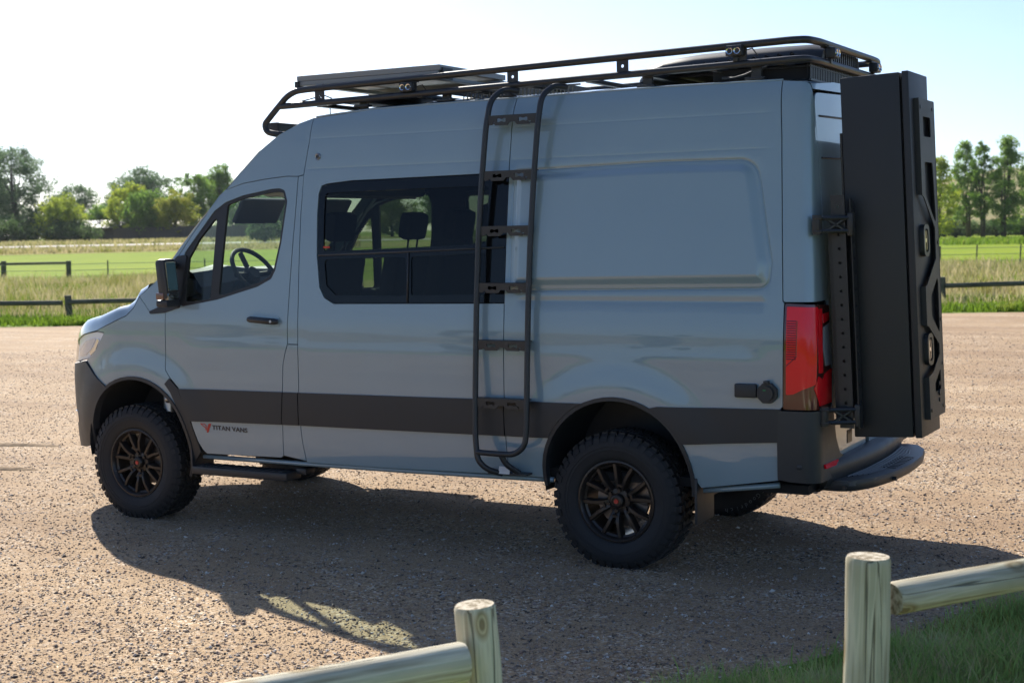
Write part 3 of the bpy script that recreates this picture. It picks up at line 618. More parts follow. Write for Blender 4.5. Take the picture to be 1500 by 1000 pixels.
# ---- board fence and tin-roofed barn far left
bf = tag(empty('board_fence', (-129.7, 129.9, 0)), 'grey board fence running along the foot of the far trees', 'fence')
A_ = np.array([-129.2, 129.6]); B_ = np.array([-106.6, 134.6]); L_ = np.linalg.norm(B_-A_); d_ = (B_-A_)/L_
nb_ = 60; bm_ = MB(); bm_.box((0, 0, .9), (L_/nb_*.94, .06, 1.75)); me_ = bm_.build('board', M['barn_wood'], bf)
for i in range(nb_):
    o = me_ if i == 0 else me_.copy()
    if i: COL.objects.link(o); o.parent = bf
    q = A_+d_*(i+.5)*L_/nb_; o.location = (q[0]+129.7, q[1]-129.9, float(rise(q[0], q[1]))+rng.normal(0, .05)); o.rotation_euler = (0, 0, math.atan2(d_[1], d_[0]))
zb_ = float(rise(-134, 131))
bn = tag(empty('barn', (-137.0, 130.4, zb_)), 'low grey timber barn with a pale tin roof under the far trees', 'barn')
bn.rotation_euler = (0, 0, math.radians(18))
mb = MB(); mb.box((2.9, 3, .95), (6.6, 5.6, 1.9)); mb.build('wall', M['barn_wood'], bn)
mb = MB(); V = [(-.8, -.4, 1.75), (6.4, -.4, 1.75), (6.4, 3, 2.75), (-.8, 3, 2.75), (-.8, 6.4, 1.75), (6.4, 6.4, 1.75)]; V += [(x, y, z+.1) for x, y, z in V]
mb.add(V, [(0, 1, 2, 3), (3, 2, 5, 4), (6, 9, 8, 7), (9, 10, 11, 8), (0, 6, 7, 1), (4, 5, 11, 10), (0, 3, 9, 6), (3, 4, 10, 9), (1, 7, 8, 2), (2, 8, 11, 5)]); mb.build('roof', M['tin'], bn)
mb = MB(); mb.add([(6.22, .25, 1.9), (6.22, 5.75, 1.9), (6.22, 3, 2.72)], [(0, 1, 2)]); mb.box((6.21, 3, .85), (.06, 2.4, 1.7)); mb.build('gable_opening', M['dark'], bn)
mb = MB(); mb.box((8.2, .6, .8), (3.6, .1, 1.5)); mb.build('side_pen', M['barn_wood'], bn)

# ---- trees
def leaves(centres, radii, per, size, seed, flat=.0):
    r = np.random.default_rng(seed); k = len(centres); n = k*per; c = np.repeat(centres, per, 0); R = np.repeat(radii, per)
    d = r.normal(0, 1, (n, 3)); d /= np.linalg.norm(d, axis=1, keepdims=True); q = c+d*(R*r.uniform(0, 1, n)**.5)[:, None]*np.array([1, 1, .85])
    a = r.normal(0, 1, (n, 3)); a[:, 2] *= .7; a /= np.linalg.norm(a, axis=1, keepdims=True); b = np.cross(a, r.normal(0, 1, (n, 3))); b /= np.linalg.norm(b, axis=1, keepdims=True)
    s = size*r.uniform(.5, 1.35, n)[:, None]; V = np.stack([q-a*s*.6, q+b*s*.32, q+a*s*.6, q-b*s*.32], 1)
    return V.reshape(-1, 3), np.arange(n*4).reshape(n, 4)
def tree(label, x, y, h, wd, mat_, seed, base=.18, clumps=70, per=55, leaf=.30, form='round', group='trees beyond the field', name='tree', trunk=.22, stems=1):
    clumps = int(clumps*2.0); per = int(per*1.5); leaf *= .78; h *= .97
    r = np.random.default_rng(seed); z0 = float(rise(x, y)); t = tag(empty(name, (x, y, z0)), label, 'tree', group)
    C_ = []; R_ = []
    while len(C_) < clumps:
        u = r.uniform(-1, 1, 3)
        if form == 'round':
            if np.linalg.norm(u) > 1: continue
            q = u*np.array([wd/2, wd/2, h*(1-base)/2]); q[2] += h*(1+base)/2; rad = wd*.13
        elif form == 'poplar':
            zf = r.uniform(0, 1); wz = math.sin(PI*min(1, zf*.86+.12))**.7; an = r.uniform(0, 2*PI); rr = math.sqrt(r.uniform(0, 1))*wd/2*wz; q = np.array([rr*math.cos(an), rr*math.sin(an), h*(base+(1-base)*zf)]); rad = wd*.15
        else:   # spreading, open
            zf = r.uniform(0, 1); wz = .55+.45*math.sin(PI*min(1, zf*.9+.05)); an = r.uniform(0, 2*PI); rr = math.sqrt(r.uniform(.05, 1))*wd/2*wz; q = np.array([rr*math.cos(an), rr*math.sin(an), h*(base+(1-base)*zf*(1-.28*(rr/(wd/2))**2))]); rad = wd*.10
        # lobes: push some clumps outward for an uneven outline
        lob = 1+.16*math.sin(3*math.atan2(q[1], q[0])+seed)+.12*math.sin(5*q[2]/max(1, h)*6+seed*2); q[0] *= lob; q[1] *= lob
        C_.append(q); R_.append(rad*r.uniform(.6, 1.35))
    C_ = np.array(C_); R_ = np.array(R_); V, F = leaves(C_, R_, per, leaf, seed+5)
    V[:, 2] = np.maximum(V[:, 2], .15); raw_mesh('crown', V, F, mat_, t)
    mb = MB(); tops = C_[np.argsort(r.uniform(0, 1, len(C_)))[:14]]
    for sidx in range(stems):
        ox, oy = (r.normal(0, wd*.10, 2) if stems > 1 else (0, 0)); top = np.array([ox*1.4+r.normal(0, .2), oy*1.4+r.normal(0, .2), h*.80]); mid = np.array([ox+r.normal(0, .12), oy+r.normal(0, .12), h*.4])
        mb.tube([(ox, oy, -.2), tuple(mid), tuple(top)], [trunk, trunk*.65, trunk*.15], 7)
    for q in tops:
        zb = min(h*.65, max(h*.12, q[2]*.55)); mb.tube([(0, 0, zb), tuple((np.array([0, 0, zb])+q)/2+np.array([0, 0, .15])), tuple(q)], [trunk*.42, trunk*.28, trunk*.08], 5)
    mb.build('trunk', M['bark'], t, True); return t
LW, LG, LY, LA, LD, LP = (M[k] for k in ('leaf_willow', 'leaf_green', 'leaf_yellow', 'leaf_autumn', 'leaf_dark', 'leaf_poplar'))
tree('tall open grey-green tree with arching limbs at the left edge of the far tree line', -143.4, 126.8, 12.9, 10.5, LW, 1, .12, 150, 50, .32, 'open', trunk=.34, stems=3)
tree('dark grey-green tree cut by the left edge of the view', -151.5, 128.5, 11.5, 9, LW, 2, .1, 110, 50, .32, 'open', trunk=.3, stems=2)
tree('bushy yellow-green tree left of the barn', -131.0, 122.3, 6.2, 5.6, LY, 3, .06, 60, 60, .28)
tree('grey-green tree rising behind the barn roof', -155.4, 148.9, 8.4, 8.2, LW, 4, .08, 70, 60, .32)
tree('small pale tree in the dip of the tree line right of the barn', -148, 147.5, 4.9, 6.0, LY, 24, .05, 46, 55, .3)
tree('broad dark grey-green tree, highest of the clump behind the board fence', -146.6, 153.7, 10.9, 10.5, LW, 5, .08, 130, 60, .34)
tree('bright yellow-green tree in front of the broad dark one', -131.5, 134.4, 7.9, 6.0, LY, 6, .03, 80, 60, .28, 'open')
tree('green tree at the left end of the board fence', -137.5, 136.5, 5.2, 5.5, LG, 25, .03, 60, 55, .28)
tree('deep green bushy tree above the middle of the board fence', -125.8, 132.6, 6.6, 6.4, LG, 26, .02, 90, 60, .28)
tree('tree turning yellow and orange beside the van bonnet line', -121.6, 132.6, 6.6, 4.8, LA, 7, .05, 60, 55, .27)
tree('fresh green tree just left of the van roofline', -130.0, 145.7, 9.6, 5.8, LG, 8, .1, 85, 58, .30)
tree('tall slender green tree touching the van windscreen pillar', -130.3, 151.4, 11.0, 5.2, LG, 9, .10, 90, 58, .30)
tree('green tree seen through the cab side window', -120.3, 145.4, 7.6, 7.0, LG, 10, .05, 90, 58, .3)
tree('grey-green rounded tree seen through the cab window behind the steering wheel', -113.0, 142.0, 6.0, 7.0, LW, 11, .02, 80, 58, .3)
tree('low green bush on the field edge seen through the cab window', -95, 117, 2.6, 4.0, LD, 12, .0, 40, 50, .25, name='bush')
tree('yellow-green tree seen through the rear seat window', -98.0, 146.3, 6.2, 7.2, LY, 13, .03, 80, 58, .3)
tree('green tree seen between the rear seats', -93.9, 150.7, 7.2, 6.0, LG, 14, .05, 70, 58, .3)
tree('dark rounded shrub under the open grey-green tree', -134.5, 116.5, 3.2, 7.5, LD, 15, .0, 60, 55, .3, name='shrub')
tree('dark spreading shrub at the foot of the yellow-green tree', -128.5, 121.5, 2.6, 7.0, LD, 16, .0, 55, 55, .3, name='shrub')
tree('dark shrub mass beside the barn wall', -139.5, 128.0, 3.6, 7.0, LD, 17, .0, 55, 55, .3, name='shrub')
G2 = 'poplars across the field'
tree('yellow-green poplar partly hidden by the storage box', -29.4, 144.5, 8.4, 3.6, LY, 30, .06, 60, 45, .26, 'poplar', G2, 'poplar_tree', .12)
tree('airy poplar first in the row right of the storage box', -28.2, 150.6, 10.2, 3.6, LP, 31, .20, 62, 42, .26, 'poplar', G2, 'poplar_tree', .15, 2)
tree('narrow poplar in the middle of the row', -26.0, 148.5, 10.1, 2.8, LG, 32, .20, 50, 42, .26, 'poplar', G2, 'poplar_tree', .14, 2)
tree('tallest fullest poplar near the right edge', -23.2, 147.7, 10.4, 4.0, LP, 33, .08, 90, 44, .26, 'poplar', G2, 'poplar_tree', .16, 2)
tree('poplar at the very right edge of the view', -21.2, 152.3, 9.6, 3.4, LP, 34, .10, 60, 44, .26, 'poplar', G2, 'poplar_tree', .14)
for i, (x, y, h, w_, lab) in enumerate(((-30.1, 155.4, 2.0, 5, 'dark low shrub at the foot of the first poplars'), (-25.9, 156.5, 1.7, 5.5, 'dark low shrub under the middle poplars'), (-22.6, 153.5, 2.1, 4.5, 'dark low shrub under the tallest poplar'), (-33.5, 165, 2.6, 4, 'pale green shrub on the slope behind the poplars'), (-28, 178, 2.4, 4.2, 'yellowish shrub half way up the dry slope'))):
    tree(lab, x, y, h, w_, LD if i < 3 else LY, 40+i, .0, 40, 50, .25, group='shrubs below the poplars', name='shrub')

r_b = np.random.default_rng(99); CB = []; RB = []
for k_ in range(26):
    az_ = 95+k_*6.6+r_b.uniform(-2.5, 2.5); d_w = r_b.uniform(170, 270); hw_ = r_b.uniform(4, 10); bx, by = polar(az_, d_w)
    for q_ in range(16):
        CB.append((bx+r_b.normal(0, hw_*.28), by+r_b.normal(0, hw_*.28), hw_*r_b.uniform(.12, .95))); RB.append(hw_*.17)
V_, F_ = leaves(np.array(CB), np.array(RB), 60, .9, 98); o = raw_mesh('far_wood', V_, F_, M['leaf_dark']); tag(o, kind='stuff')

# thin summer haze
mb = MB(); mb.box((0, 0, 70), (2600, 2600, 146)); m_, t_, o_ = _new('haze_air'); pv = t_.nodes.new('ShaderNodeVolumePrincipled'); pv.inputs['Color'].default_value = (.86, .93, 1, 1); pv.inputs['Density'].default_value = .00011; pv.inputs['Anisotropy'].default_value = .35; t_.links.new(pv.outputs[0], o_.inputs['Volume'])
hz = mb.build('haze', m_); tag(hz, kind='stuff')
# ================================================================== THE VAN
# body surface in (s, z): s runs along the side (x), round the nose in front and round the corner to the rear face
_PZ = np.array([.30, .40, .50, .60, .72, .82, .97, 1.05, 1.25, 1.38, 1.46, 1.9, 2.3, 2.5, 2.6, 2.68, 2.73, 2.78])
_PY = np.array([.925, .945, .965, .978, .988, .995, .997, .996, .995, .990, .981, .933, .880, .850, .832, .808, .775, .72])
_zz = np.linspace(.2, 2.85, 531); _yy = np.interp(_zz, _PZ, _PY)
_k = np.exp(-.5*(np.arange(-30, 31)/9.)**2); _k /= _k.sum(); _yy = np.convolve(np.pad(_yy, 30, mode='edge'), _k, 'valid')
RC = .06
def prof(z): return np.interp(z, _zz, _yy)
def xrear(z): return 3.02-.05*np.maximum(0, z-1.2)
def send(z): return xrear(z)-RC+RC*PI/2          # s where the rear face begins
def P0(s, z):
    s = np.asarray(s, float); z = np.asarray(z, float); pr = prof(z)
    x = s.copy(); y = -pr.copy()
    f = s < -1.9; th = np.clip((-1.9-s)/.95, 0, PI/2); a = .95-.25*np.maximum(0, z-.95)**1.3
    x = np.where(f, -1.9-a*np.sin(th), x); y = np.where(f, -pr/.99*(.2+.79*np.cos(th)), y)
    over = np.maximum(0, -1.9-.95*PI/2-s); y = np.where(over > 0, y+over, y)
    xr = xrear(z); g = s > xr-RC; ph = np.clip((s-(xr-RC))/RC, 0, PI/2)
    x = np.where(g, xr-RC+RC*np.sin(ph), x); y = np.where(g, -(pr-RC*(1-np.cos(ph))), y)
    over = np.maximum(0, s-(xr-RC)-RC*PI/2); y = np.where(over > 0, y+over, y)
    return np.stack([x, y, z], -1)
def sx(x): return x if x >= -1.9 else -1.9-.95*math.asin(min(1, (-1.9-x)/.95))
def s_of_y(y, z): return float(send(z)+(prof(z)-RC)+y)     # rear face, y<0 on the near half
def sstep(a, b, x): t = np.clip((x-a)/(b-a), 0, 1); return t*t*(3-2*t)
PRESS = rounded([(1.165, 2.295), (2.095, 2.313), (2.665, 2.307), (2.765, 1.75), (2.755, 1.612), (1.165, 1.594)], [.03, 0, .13, 0, .12, .03], 8)
def disp(s, z):
    q = np.stack([np.ravel(s), np.ravel(z)], 1); d = np.zeros(len(q))
    for cx in (-1.795, 1.847):
        r = np.hypot(q[:, 0]-cx, q[:, 1]-.44); d += .017*(1-sstep(.58, .80, r))*sstep(.45, .7, q[:, 1])
    for zc in (2.555, 2.362):
        d += -.0014*np.exp(-((q[:, 1]-zc)/.006)**2)*sstep(-.6, -.3, q[:, 0])*(1-sstep(2.65, 2.78, q[:, 0]))
    mk = (q[:, 0] > 1.05) & (q[:, 0] < 2.85) & (q[:, 1] > 1.5) & (q[:, 1] < 2.4)
    if mk.any():
        sd = sdist(q[mk], PRESS); d[mk] += -.007*np.exp(-(sd/.0065)**2) + .030*sstep(.014, .075, -sd)
    d += -.003*np.exp(-((q[:, 1]-1.538)/.008)**2)*sstep(1.2, 1.3, q[:, 0])*(1-sstep(2.70, 2.76, q[:, 0]))
    # character line along the flank under the windows
    d += .004*sstep(1.30, 1.20, q[:, 1])*sstep(-1.4, -1.2, q[:, 0])*(1-sstep(2.6, 2.8, q[:, 0]))
    return d.reshape(np.shape(s))
def PN(s, z, off=0, use_disp=True):
    s = np.asarray(s, float); z = np.asarray(z, float); e = 2e-3
    def Q(a, b):
        p = P0(a, b)
        return p
    a = Q(s+e, z)-Q(s-e, z); b = Q(s, z+e)-Q(s, z-e); n0 = np.cross(a, b); n0 /= np.linalg.norm(n0, axis=-1, keepdims=True)+1e-12
    if not use_disp: return Q(s, z)+n0*off, n0
    d = disp(s, z); p = Q(s, z)+n0*(d[..., None]+off)
    # normal of the displaced surface
    h = 2e-3
    gs = (disp(s+h, z)-disp(s-h, z))/(2*h); gz = (disp(s, z+h)-disp(s, z-h))/(2*h)
    ta = a/(np.linalg.norm(a, axis=-1, keepdims=True)+1e-12); tb = b/(np.linalg.norm(b, axis=-1, keepdims=True)+1e-12)
    n = n0-ta*gs[..., None]-tb*gz[..., None]; n /= np.linalg.norm(n, axis=-1, keepdims=True)+1e-12
    return p, n
def bp(s, z, off=0):
    p, n = PN(np.array([s]), np.array([z]), off); return Vector(p[0])
def panel(name, outline, material, parent, holes=(), off=0.0, gap=.0028, rim=.016, grid=.05, loops=(), both=False, edge=.03, ud=True):
    o = inset(outline, gap) if gap else ccw(outline)
    o = densify(o, edge); hs = [densify(ccw(h), edge) for h in holes]
    V, F = tri2d(o, hs, grid, edge, loops)
    p, n = PN(V[:, 0], V[:, 1], off, ud)
    # orient so that the normal points outwards
    t = np.cross(p[F[:, 1]]-p[F[:, 0]], p[F[:, 2]]-p[F[:, 0]]); fl = np.sum(t*n[F[:, 0]], 1) < 0; F[fl] = F[fl][:, ::-1]
    verts = [tuple(q) for q in p]; faces = [tuple(map(int, f)) for f in F]; nfront = len(faces)
    if rim:
        for L in [o]+hs:
            q, m_ = PN(L[:, 0], L[:, 1], off, ud); k = len(L); b0 = len(verts)
            verts += [tuple(a) for a in q]; verts += [tuple(a) for a in (q-m_*rim)]
            faces += [(b0+i, b0+(i+1) % k, b0+k+(i+1) % k, b0+k+i) for i in range(k)]
    me = bpy.data.meshes.new(name); me.from_pydata(verts, [], faces)
    sm = np.zeros(len(faces), bool); sm[:nfront] = True; me.polygons.foreach_set('use_smooth', sm)
    ln = np.zeros((len(me.loops), 3)); vi = np.zeros(len(me.loops), np.int32); me.loops.foreach_get('vertex_index', vi)
    fr = np.arange(len(me.loops)) < 3*nfront; ln[fr] = n[vi[fr]]
    me.normals_split_custom_set([tuple(a) for a in ln])
    ob = link(name, me, material, parent)
    if both: mirror(ob, parent)
    return ob

van = tag(empty('camper_van', (0, 0, 0)), 'grey high-roof camper van with black side ladder and roof rack, parked on the gravel', 'van')
paint, plastic, powder = M['paint'], M['plastic'], M['powder']

# ---- outlines in (s, z)
def O(*pts): return [(sx(x), z) for x, z in pts]
def arch(cx, cz, r, a0, a1, n=22, fy=1.0): return [(cx+r*math.cos(math.radians(a0+(a1-a0)*i/n)), cz+fy*r*math.sin(math.radians(a0+(a1-a0)*i/n))) for i in range(n+1)]
AF = (-1.785, .52, .455); AR = (1.853, .52, .455)         # wheel openings
archF = arch(*AF, 0, 180); archR = arch(*AR, 0, 180)
CABTOP = [(-1.70, 1.568), (-1.594, 1.645), (-1.495, 1.745), (-1.398, 1.86), (-1.242, 2.03), (-1.076, 2.19), (-.914, 2.345), (-.756, 2.49), (-.60, 2.595), (-.452, 2.66), (-.345, 2.69)]
ROOF = [(-.345, 2.69), (.09, 2.722), (.60, 2.728), (1.135, 2.730), (2.10, 2.735), (2.775, 2.728)]
DTOP = [(-1.43, 1.775), (-1.30, 1.94), (-1.158, 2.109), (-1.071, 2.206), (-1.018, 2.248), (-.873, 2.287), (-.693, 2.309), (-.516, 2.322), (-.422, 2.318)]
DREAR = [(-.430, 2.077), (-.451, 1.63), (-.461, 1.351), (-.458, 1.25), (-.481, 1.183), (-.499, 1.108), (-.520, .743), (-.538, .515)]
FWIN = rounded([(-.500, 2.16), (-.525, 2.232), (-.57, 2.246), (-.633, 2.244), (-.868, 2.209), (-1.011, 2.168), (-1.105, 2.112), (-1.219, 1.982), (-1.345, 1.838), (-1.372, 1.475), (-1.049, 1.526), (-.715, 1.612), (-.605, 1.662), (-.572, 1.72), (-.532, 1.899)], .03, 4)
MWIN_L = [(1.1325, 2.288), (.938, 2.285), (-.008, 2.276), (-.19, 2.262), (-.232, 2.25), (-.252, 2.20), (-.255, 2.07), (-.243, 1.805), (-.215, 1.61), (-.175, 1.545), (-.10, 1.508), (.459, 1.513), (1.1325, 1.520)]

# front fender
fender = O((-1.495, 1.445), (-1.495, 1.05), (-1.455, 1.00)) + [p for p in archF if 30 < math.degrees(math.atan2(p[1]-AF[1], p[0]-AF[0])) < 123] + \
    O((-2.324, 1.088), (-2.24, 1.125), (-2.17, 1.185), (-2.085, 1.29), (-2.18, 1.300), (-2.005, 1.357), (-1.852, 1.410), (-1.785, 1.465), (-1.735, 1.545), (-1.69, 1.50), (-1.63, 1.435))
panel('front_fender', fender, paint, van, both=True)
# area between hood line and mirror base belongs to the fender top
panel('scuttle_corner', O((-1.735, 1.546), (-1.70, 1.566), (-1.60, 1.638), (-1.46, 1.79), (-1.43, 1.775), (-1.46, 1.50), (-1.495, 1.445), (-1.63, 1.435), (-1.69, 1.50)), paint, van, both=True, gap=.001)
# front door
door = O((-1.495, 1.445), *[(x, z) for x, z in [(-1.47, 1.50), (-1.44, 1.77)]], *DTOP[0:], *DREAR, (-.56, .500), (-1.187, .490), (-1.215, .515), (-1.245, .57), (-1.288, .723), (-1.382, .932), (-1.455, 1.00), (-1.495, 1.05))
panel('front_door', door, paint, van, holes=[FWIN], both=True)
# pillar between door and side panel, in two pieces
PIL = [(-.352, 2.531), (-.380, 2.327), (-.386, 2.076), (-.383, 1.687), (-.379, 1.495), (-.377, 1.26), (-.376, 1.08), (-.380, .795), (-.374, .629), (-.358, .490)]
panel('door_pillar', [(-.422, 2.318)]+DREAR[:4]+[(-.458, 1.245), (-.377, 1.245)]+PIL[5::-1][0:5]+[(-.380, 2.325)], paint, van, both=True, grid=.1)
panel('lower_pillar', [(-.458, 1.245)]+DREAR[4:]+[(-.358, .490)]+PIL[8:5:-1]+[(-.377, 1.245)], paint, van, both=True, grid=.1)
# cab upper side (above the door) to the roof edge
panel('cab_side', O(*CABTOP, (-.352, 2.531), (-.380, 2.327), (-.422, 2.318), *DTOP[::-1][1:], (-1.46, 1.79), (-1.60, 1.632)), paint, van, both=True, gap=.002, grid=.04)
# side panel with the big window (the pane runs to the seam)
SEAM = [(1.133, 2.626), (1.1335, 2.488), (1.130, 2.3)]
CRL = lambda a, b: [(np.array([(a, zc+k), (b, zc+k)]), False) for zc in (2.555, 2.362) for k in (-.010, -.004, 0, .004, .010)]
side = ROOF[0:3]+[(1.135, 2.730)]+SEAM+MWIN_L+[(1.1345, 1.448), (1.1345, .897), (1.137, .694), (1.146, .500), (.33, .484), (-.358, .480)]+PIL[::-1]
panel('side_panel', side, paint, van, both=True, grid=.06, loops=CRL(-.33, 1.115))
# rear quarter
arR = [p for p in archR if p[1] > .52]
rear_q = ROOF[3:]+[(2.798, 2.421), (2.815, 2.056), (2.836, 1.545), (2.845, 1.535), (2.842, .98), (2.83, .97), (2.806, .575), (2.36, .505), (2.325, .56)]+arR+[(1.385, .56), (1.40, .498), (1.146, .500), (1.137, .694), (1.1345, .897), (1.1345, 1.448), (1.1325, 1.52), (1.1305, 2.288), (1.1335, 2.488), (1.133, 2.626)]
lps = []
for d_ in (-.012, -.0065, -.003, 0, .003, .0065, .012, .020, .028, .036, .044, .052, .060, .068, .076):
    lps.append((inset(PRESS, d_), True))
lps += [(np.array([(1.2, 1.538+k), (2.74, 1.538+k)]), False) for k in (-.008, 0, .008)]
lps += CRL(1.16, 2.74)
panel('rear_side_panel', rear_q, paint, van, both=True, grid=.045, edge=.03, loops=lps)
# rear corner pillar above the tail lamp, wrapping to the rear door
dl = lambda y, z: (s_of_y(y, z), z)
corner = [(2.775, 2.728), (2.90, 2.715), dl(-.775, 2.70), dl(-.775, 2.66), dl(-.765, 2.50), dl(-.735, 2.05), dl(-.715, 1.68), dl(-.712, 1.537), (2.846, 1.537), (2.836, 1.545), (2.815, 2.056), (2.798, 2.421)]
panel('rear_pillar', corner, paint, van, both=True, grid=.03, edge=.02)
# ---- rear doors and header
def yz(y, z): return dl(y, z)
rdoor = rounded([yz(-.770, 2.655), yz(-.765, 2.50), yz(-.735, 2.05), yz(-.712, 1.60), yz(-.70, 1.2), yz(-.70, .95), yz(-.66, .60), yz(-.60, .555), yz(-.003, .535), yz(-.003, 2.685)], [.05, 0, 0, 0, 0, 0, .04, .04, 0, 0], 5)
rd = panel('rear_door', rdoor, paint, van, both=False, grid=.08)
mirror(rd, van)
hd = panel('roof_header', [yz(-.775, 2.70), yz(-.775, 2.668), yz(-.003, 2.690), yz(0, 2.745), yz(-.4, 2.735)], paint, van, grid=.06); mirror(hd, van)
for zc in (2.545, 2.32):
    mb = MB(); ys = [-.70, -.4, -.03]
    mb.tube([bp(*yz(y, zc-.02*abs(y)), .001) for y in ys], .006, 6)
    o_ = mb.build('door_swage', M['plastic'], rd)
jamb = panel('door_jamb', [yz(-.712, 1.53), yz(-.70, 1.2), yz(-.70, .95), yz(-.66, .57), yz(-.72, .55), yz(-.76, .95), yz(-.745, 1.53)], M['plastic'], van, off=-.012, gap=0, rim=0); mirror(jamb, van)

# ---- tail lamp: wraps the corner
def lamp_part(name, pts, material, off, parent, r=.01, grid=.03, rim=.012):
    return panel(name, rounded(pts, r, 3) if r else pts, material, parent, off=off, gap=0, rim=rim, grid=grid, edge=.015)
def tail_lamp(parent):
    lz0, lz1 = .968, 1.532; a = 2.850
    L = lambda y, z: yz(y, z)
    base = lamp_part('tail_lamp', [(a, lz1), (a-.006, lz0), L(-.722, lz0), L(-.716, lz1-.02)], M['smoke_lens'], .004, parent, .012)
    e = float(send(1.2))
    lamp_part('red_lens', [(a+.012, 1.515), (a+.010, 1.045), (a+.05, 1.05), (a+.10, 1.075), (e-.034, 1.105), (e-.018, 1.51)], M['red_lens'], .008, base, .008)
    lamp_part('red_lens', [(e-.012, 1.50), (e-.01, 1.16), (e+.048, 1.16), (e+.048, 1.50)], M['red_lens'], .009, base, .006)
    lamp_part('red_lens', [(e+.07, 1.47), L(-.735, 1.475), L(-.735, 1.43), (e+.075, 1.42)], M['red_lens'], .008, base, .004)
    lamp_part('red_lens', [(e-.015, 1.145), (e-.045, 1.08), (e+.0, .985), L(-.73, .985), L(-.73, 1.17), (e+.09, 1.15), (e+.05, 1.12)], M['red_lens'], .008, base, .004)
    lamp_part('reversing_lens', [(e+.085, 1.40), L(-.735, 1.415), L(-.735, 1.19), (e+.10, 1.19), (e+.075, 1.27)], M['reversing'], .008, base, .006)
    rib = MB()
    for i in range(17):
        z = 1.238+i*.0125
        q = [bp(a+.014, z, .010), bp(a+.066, z, .010)]
        rib.tube(q, .0026, 4)
    rib.tube([bp(a+.012, 1.20, .010), bp(a+.068, 1.25, .010), bp(a+.070, 1.44, .010)], .0022, 4)
    rib.build('lens_ribs', M['dark_red'], base)
    return base
tl = tail_lamp(van); mirror(tl, van)

# ---- black side moulding with its end caps, wheel arch lips
def band(pts): panel('side_moulding', pts, plastic, van, off=.014, gap=.0015, rim=.016, both=True, grid=.08)
band(O((-1.375, .928), (-.502, .936), (-.523, .722), (-1.283, .712)))
band([(-.498, .936), (-.380, .937), (-.384, .724), (-.519, .722)])
band([(-.376, .937), (.90, .950), (1.1325, .951), (1.1345, .735), (-.380, .724)])
rr_ = [p for p in arch(*AR, 30.5, 152)]
ang_l = [p for p in arch(AR[0], AR[1], .462, 108, 151, 10)][::-1]
band([(1.1365, .951), (1.66, .953), ]+[p for p in arch(AR[0], AR[1], .475, 113, 152, 10)]+[(1.139, .736)])
band([p for p in arch(AR[0], AR[1], .475, 29, 63, 9)]+[(2.12, .955), (2.833, .968), (2.813, .787), (2.30, .752)])
def arch_lip(c, a0, a1, name='wheel_arch_trim'):
    cx, cz, r = c; inner = arch(cx, cz, r, a0, a1, 26); outer = arch(cx, cz, r+.022, a1, a0, 26)
    panel(name, [(sx(x), z) for x, z in inner+outer], plastic, van, off=.010, gap=0, rim=.05, both=True, grid=.08, edge=.04)
arch_lip(AR, -8, 188); arch_lip(AF, -25, 170)
# fender-to-door filler of the front arch
panel('arch_filler', O((-1.383, .926), (-1.288, .715), (-1.245, .56), (-1.235, .50), (-1.335, .40), (-1.318, .52), (-1.345, .68), (-1.40, .80), (-1.452, .90), (-1.50, .955), (-1.46, .995)), plastic, van, off=.004, gap=.001, both=True)
# ---- front bumper, head lamps, grille
bump = O(*[p for p in arch(AF[0], AF[1], .452, 176, 121, 12)], (-2.324, 1.084), (-2.45, 1.062), (-2.6, 1.04), (-2.76, 1.03))+[(-3.30, 1.03), (-3.39-.19, 1.03), (-3.39-.19, .43), (-3.1, .43)]+O((-2.62, .43), (-2.40, .455), (-2.245, .49))
panel('front_bumper', bump, M['bumper'], van, off=.012, gap=.002, both=True, grid=.05)
fl = panel('fog_lamp', rounded(O((-2.50, .70), (-2.62, .70), (-2.62, .62), (-2.50, .62)), .02), M['chrome'], van, off=.018, gap=0, both=True)
hl = rounded(O((-2.086, 1.285), (-2.172, 1.184), (-2.244, 1.124), (-2.33, 1.094), (-2.6, 1.05), (-2.74, 1.045), (-2.77, 1.10), (-2.62, 1.20), (-2.40, 1.265), (-2.18, 1.295)), .012)
h0 = panel('headlamp', hl, M['lamp_silver'], van, off=-.012, gap=.002, grid=.04)
panel('headlamp_lens', hl, M['lens'], h0, off=.004, gap=.002, rim=.01, grid=.04)
panel('indicator', rounded(O((-2.15, 1.235), (-2.20, 1.16), (-2.27, 1.12), (-2.29, 1.14), (-2.22, 1.19), (-2.175, 1.245)), .006), M['chrome'], h0, off=-.004, gap=0)
panel('lamp_housing', rounded(O((-2.20, 1.25), (-2.26, 1.17), (-2.36, 1.12), (-2.5, 1.10), (-2.5, 1.15), (-2.36, 1.22)), .01), M['white_lens'], h0, off=-.006, gap=0)
mirror(h0, van)
gz = [(sx(-2.775), 1.05), (sx(-2.775), 1.105), (-3.2, 1.17), (-3.58, 1.18), (-3.58, 1.035), (-3.3, 1.035)]
panel('grille', gz, plastic, van, off=.0, both=True, grid=.06)
# ---- sill strips under the body
mb = MB(); mb.tube([(-1.25, -.925, .462), (-.4, -.93, .465), (.4, -.93, .470), (1.42, -.93, .482)], .016, 8); mirror(mb.build('sill_strip', M['paint'], van, True), van)
mb = MB(); mb.tube([(2.36, -.93, .485), (2.80, -.93, .545)], .016, 8); mirror(mb.build('rear_sill_strip', M['paint'], van, True), van)

# ---- windows
def fit_hole(h, d): return inset(h, d)
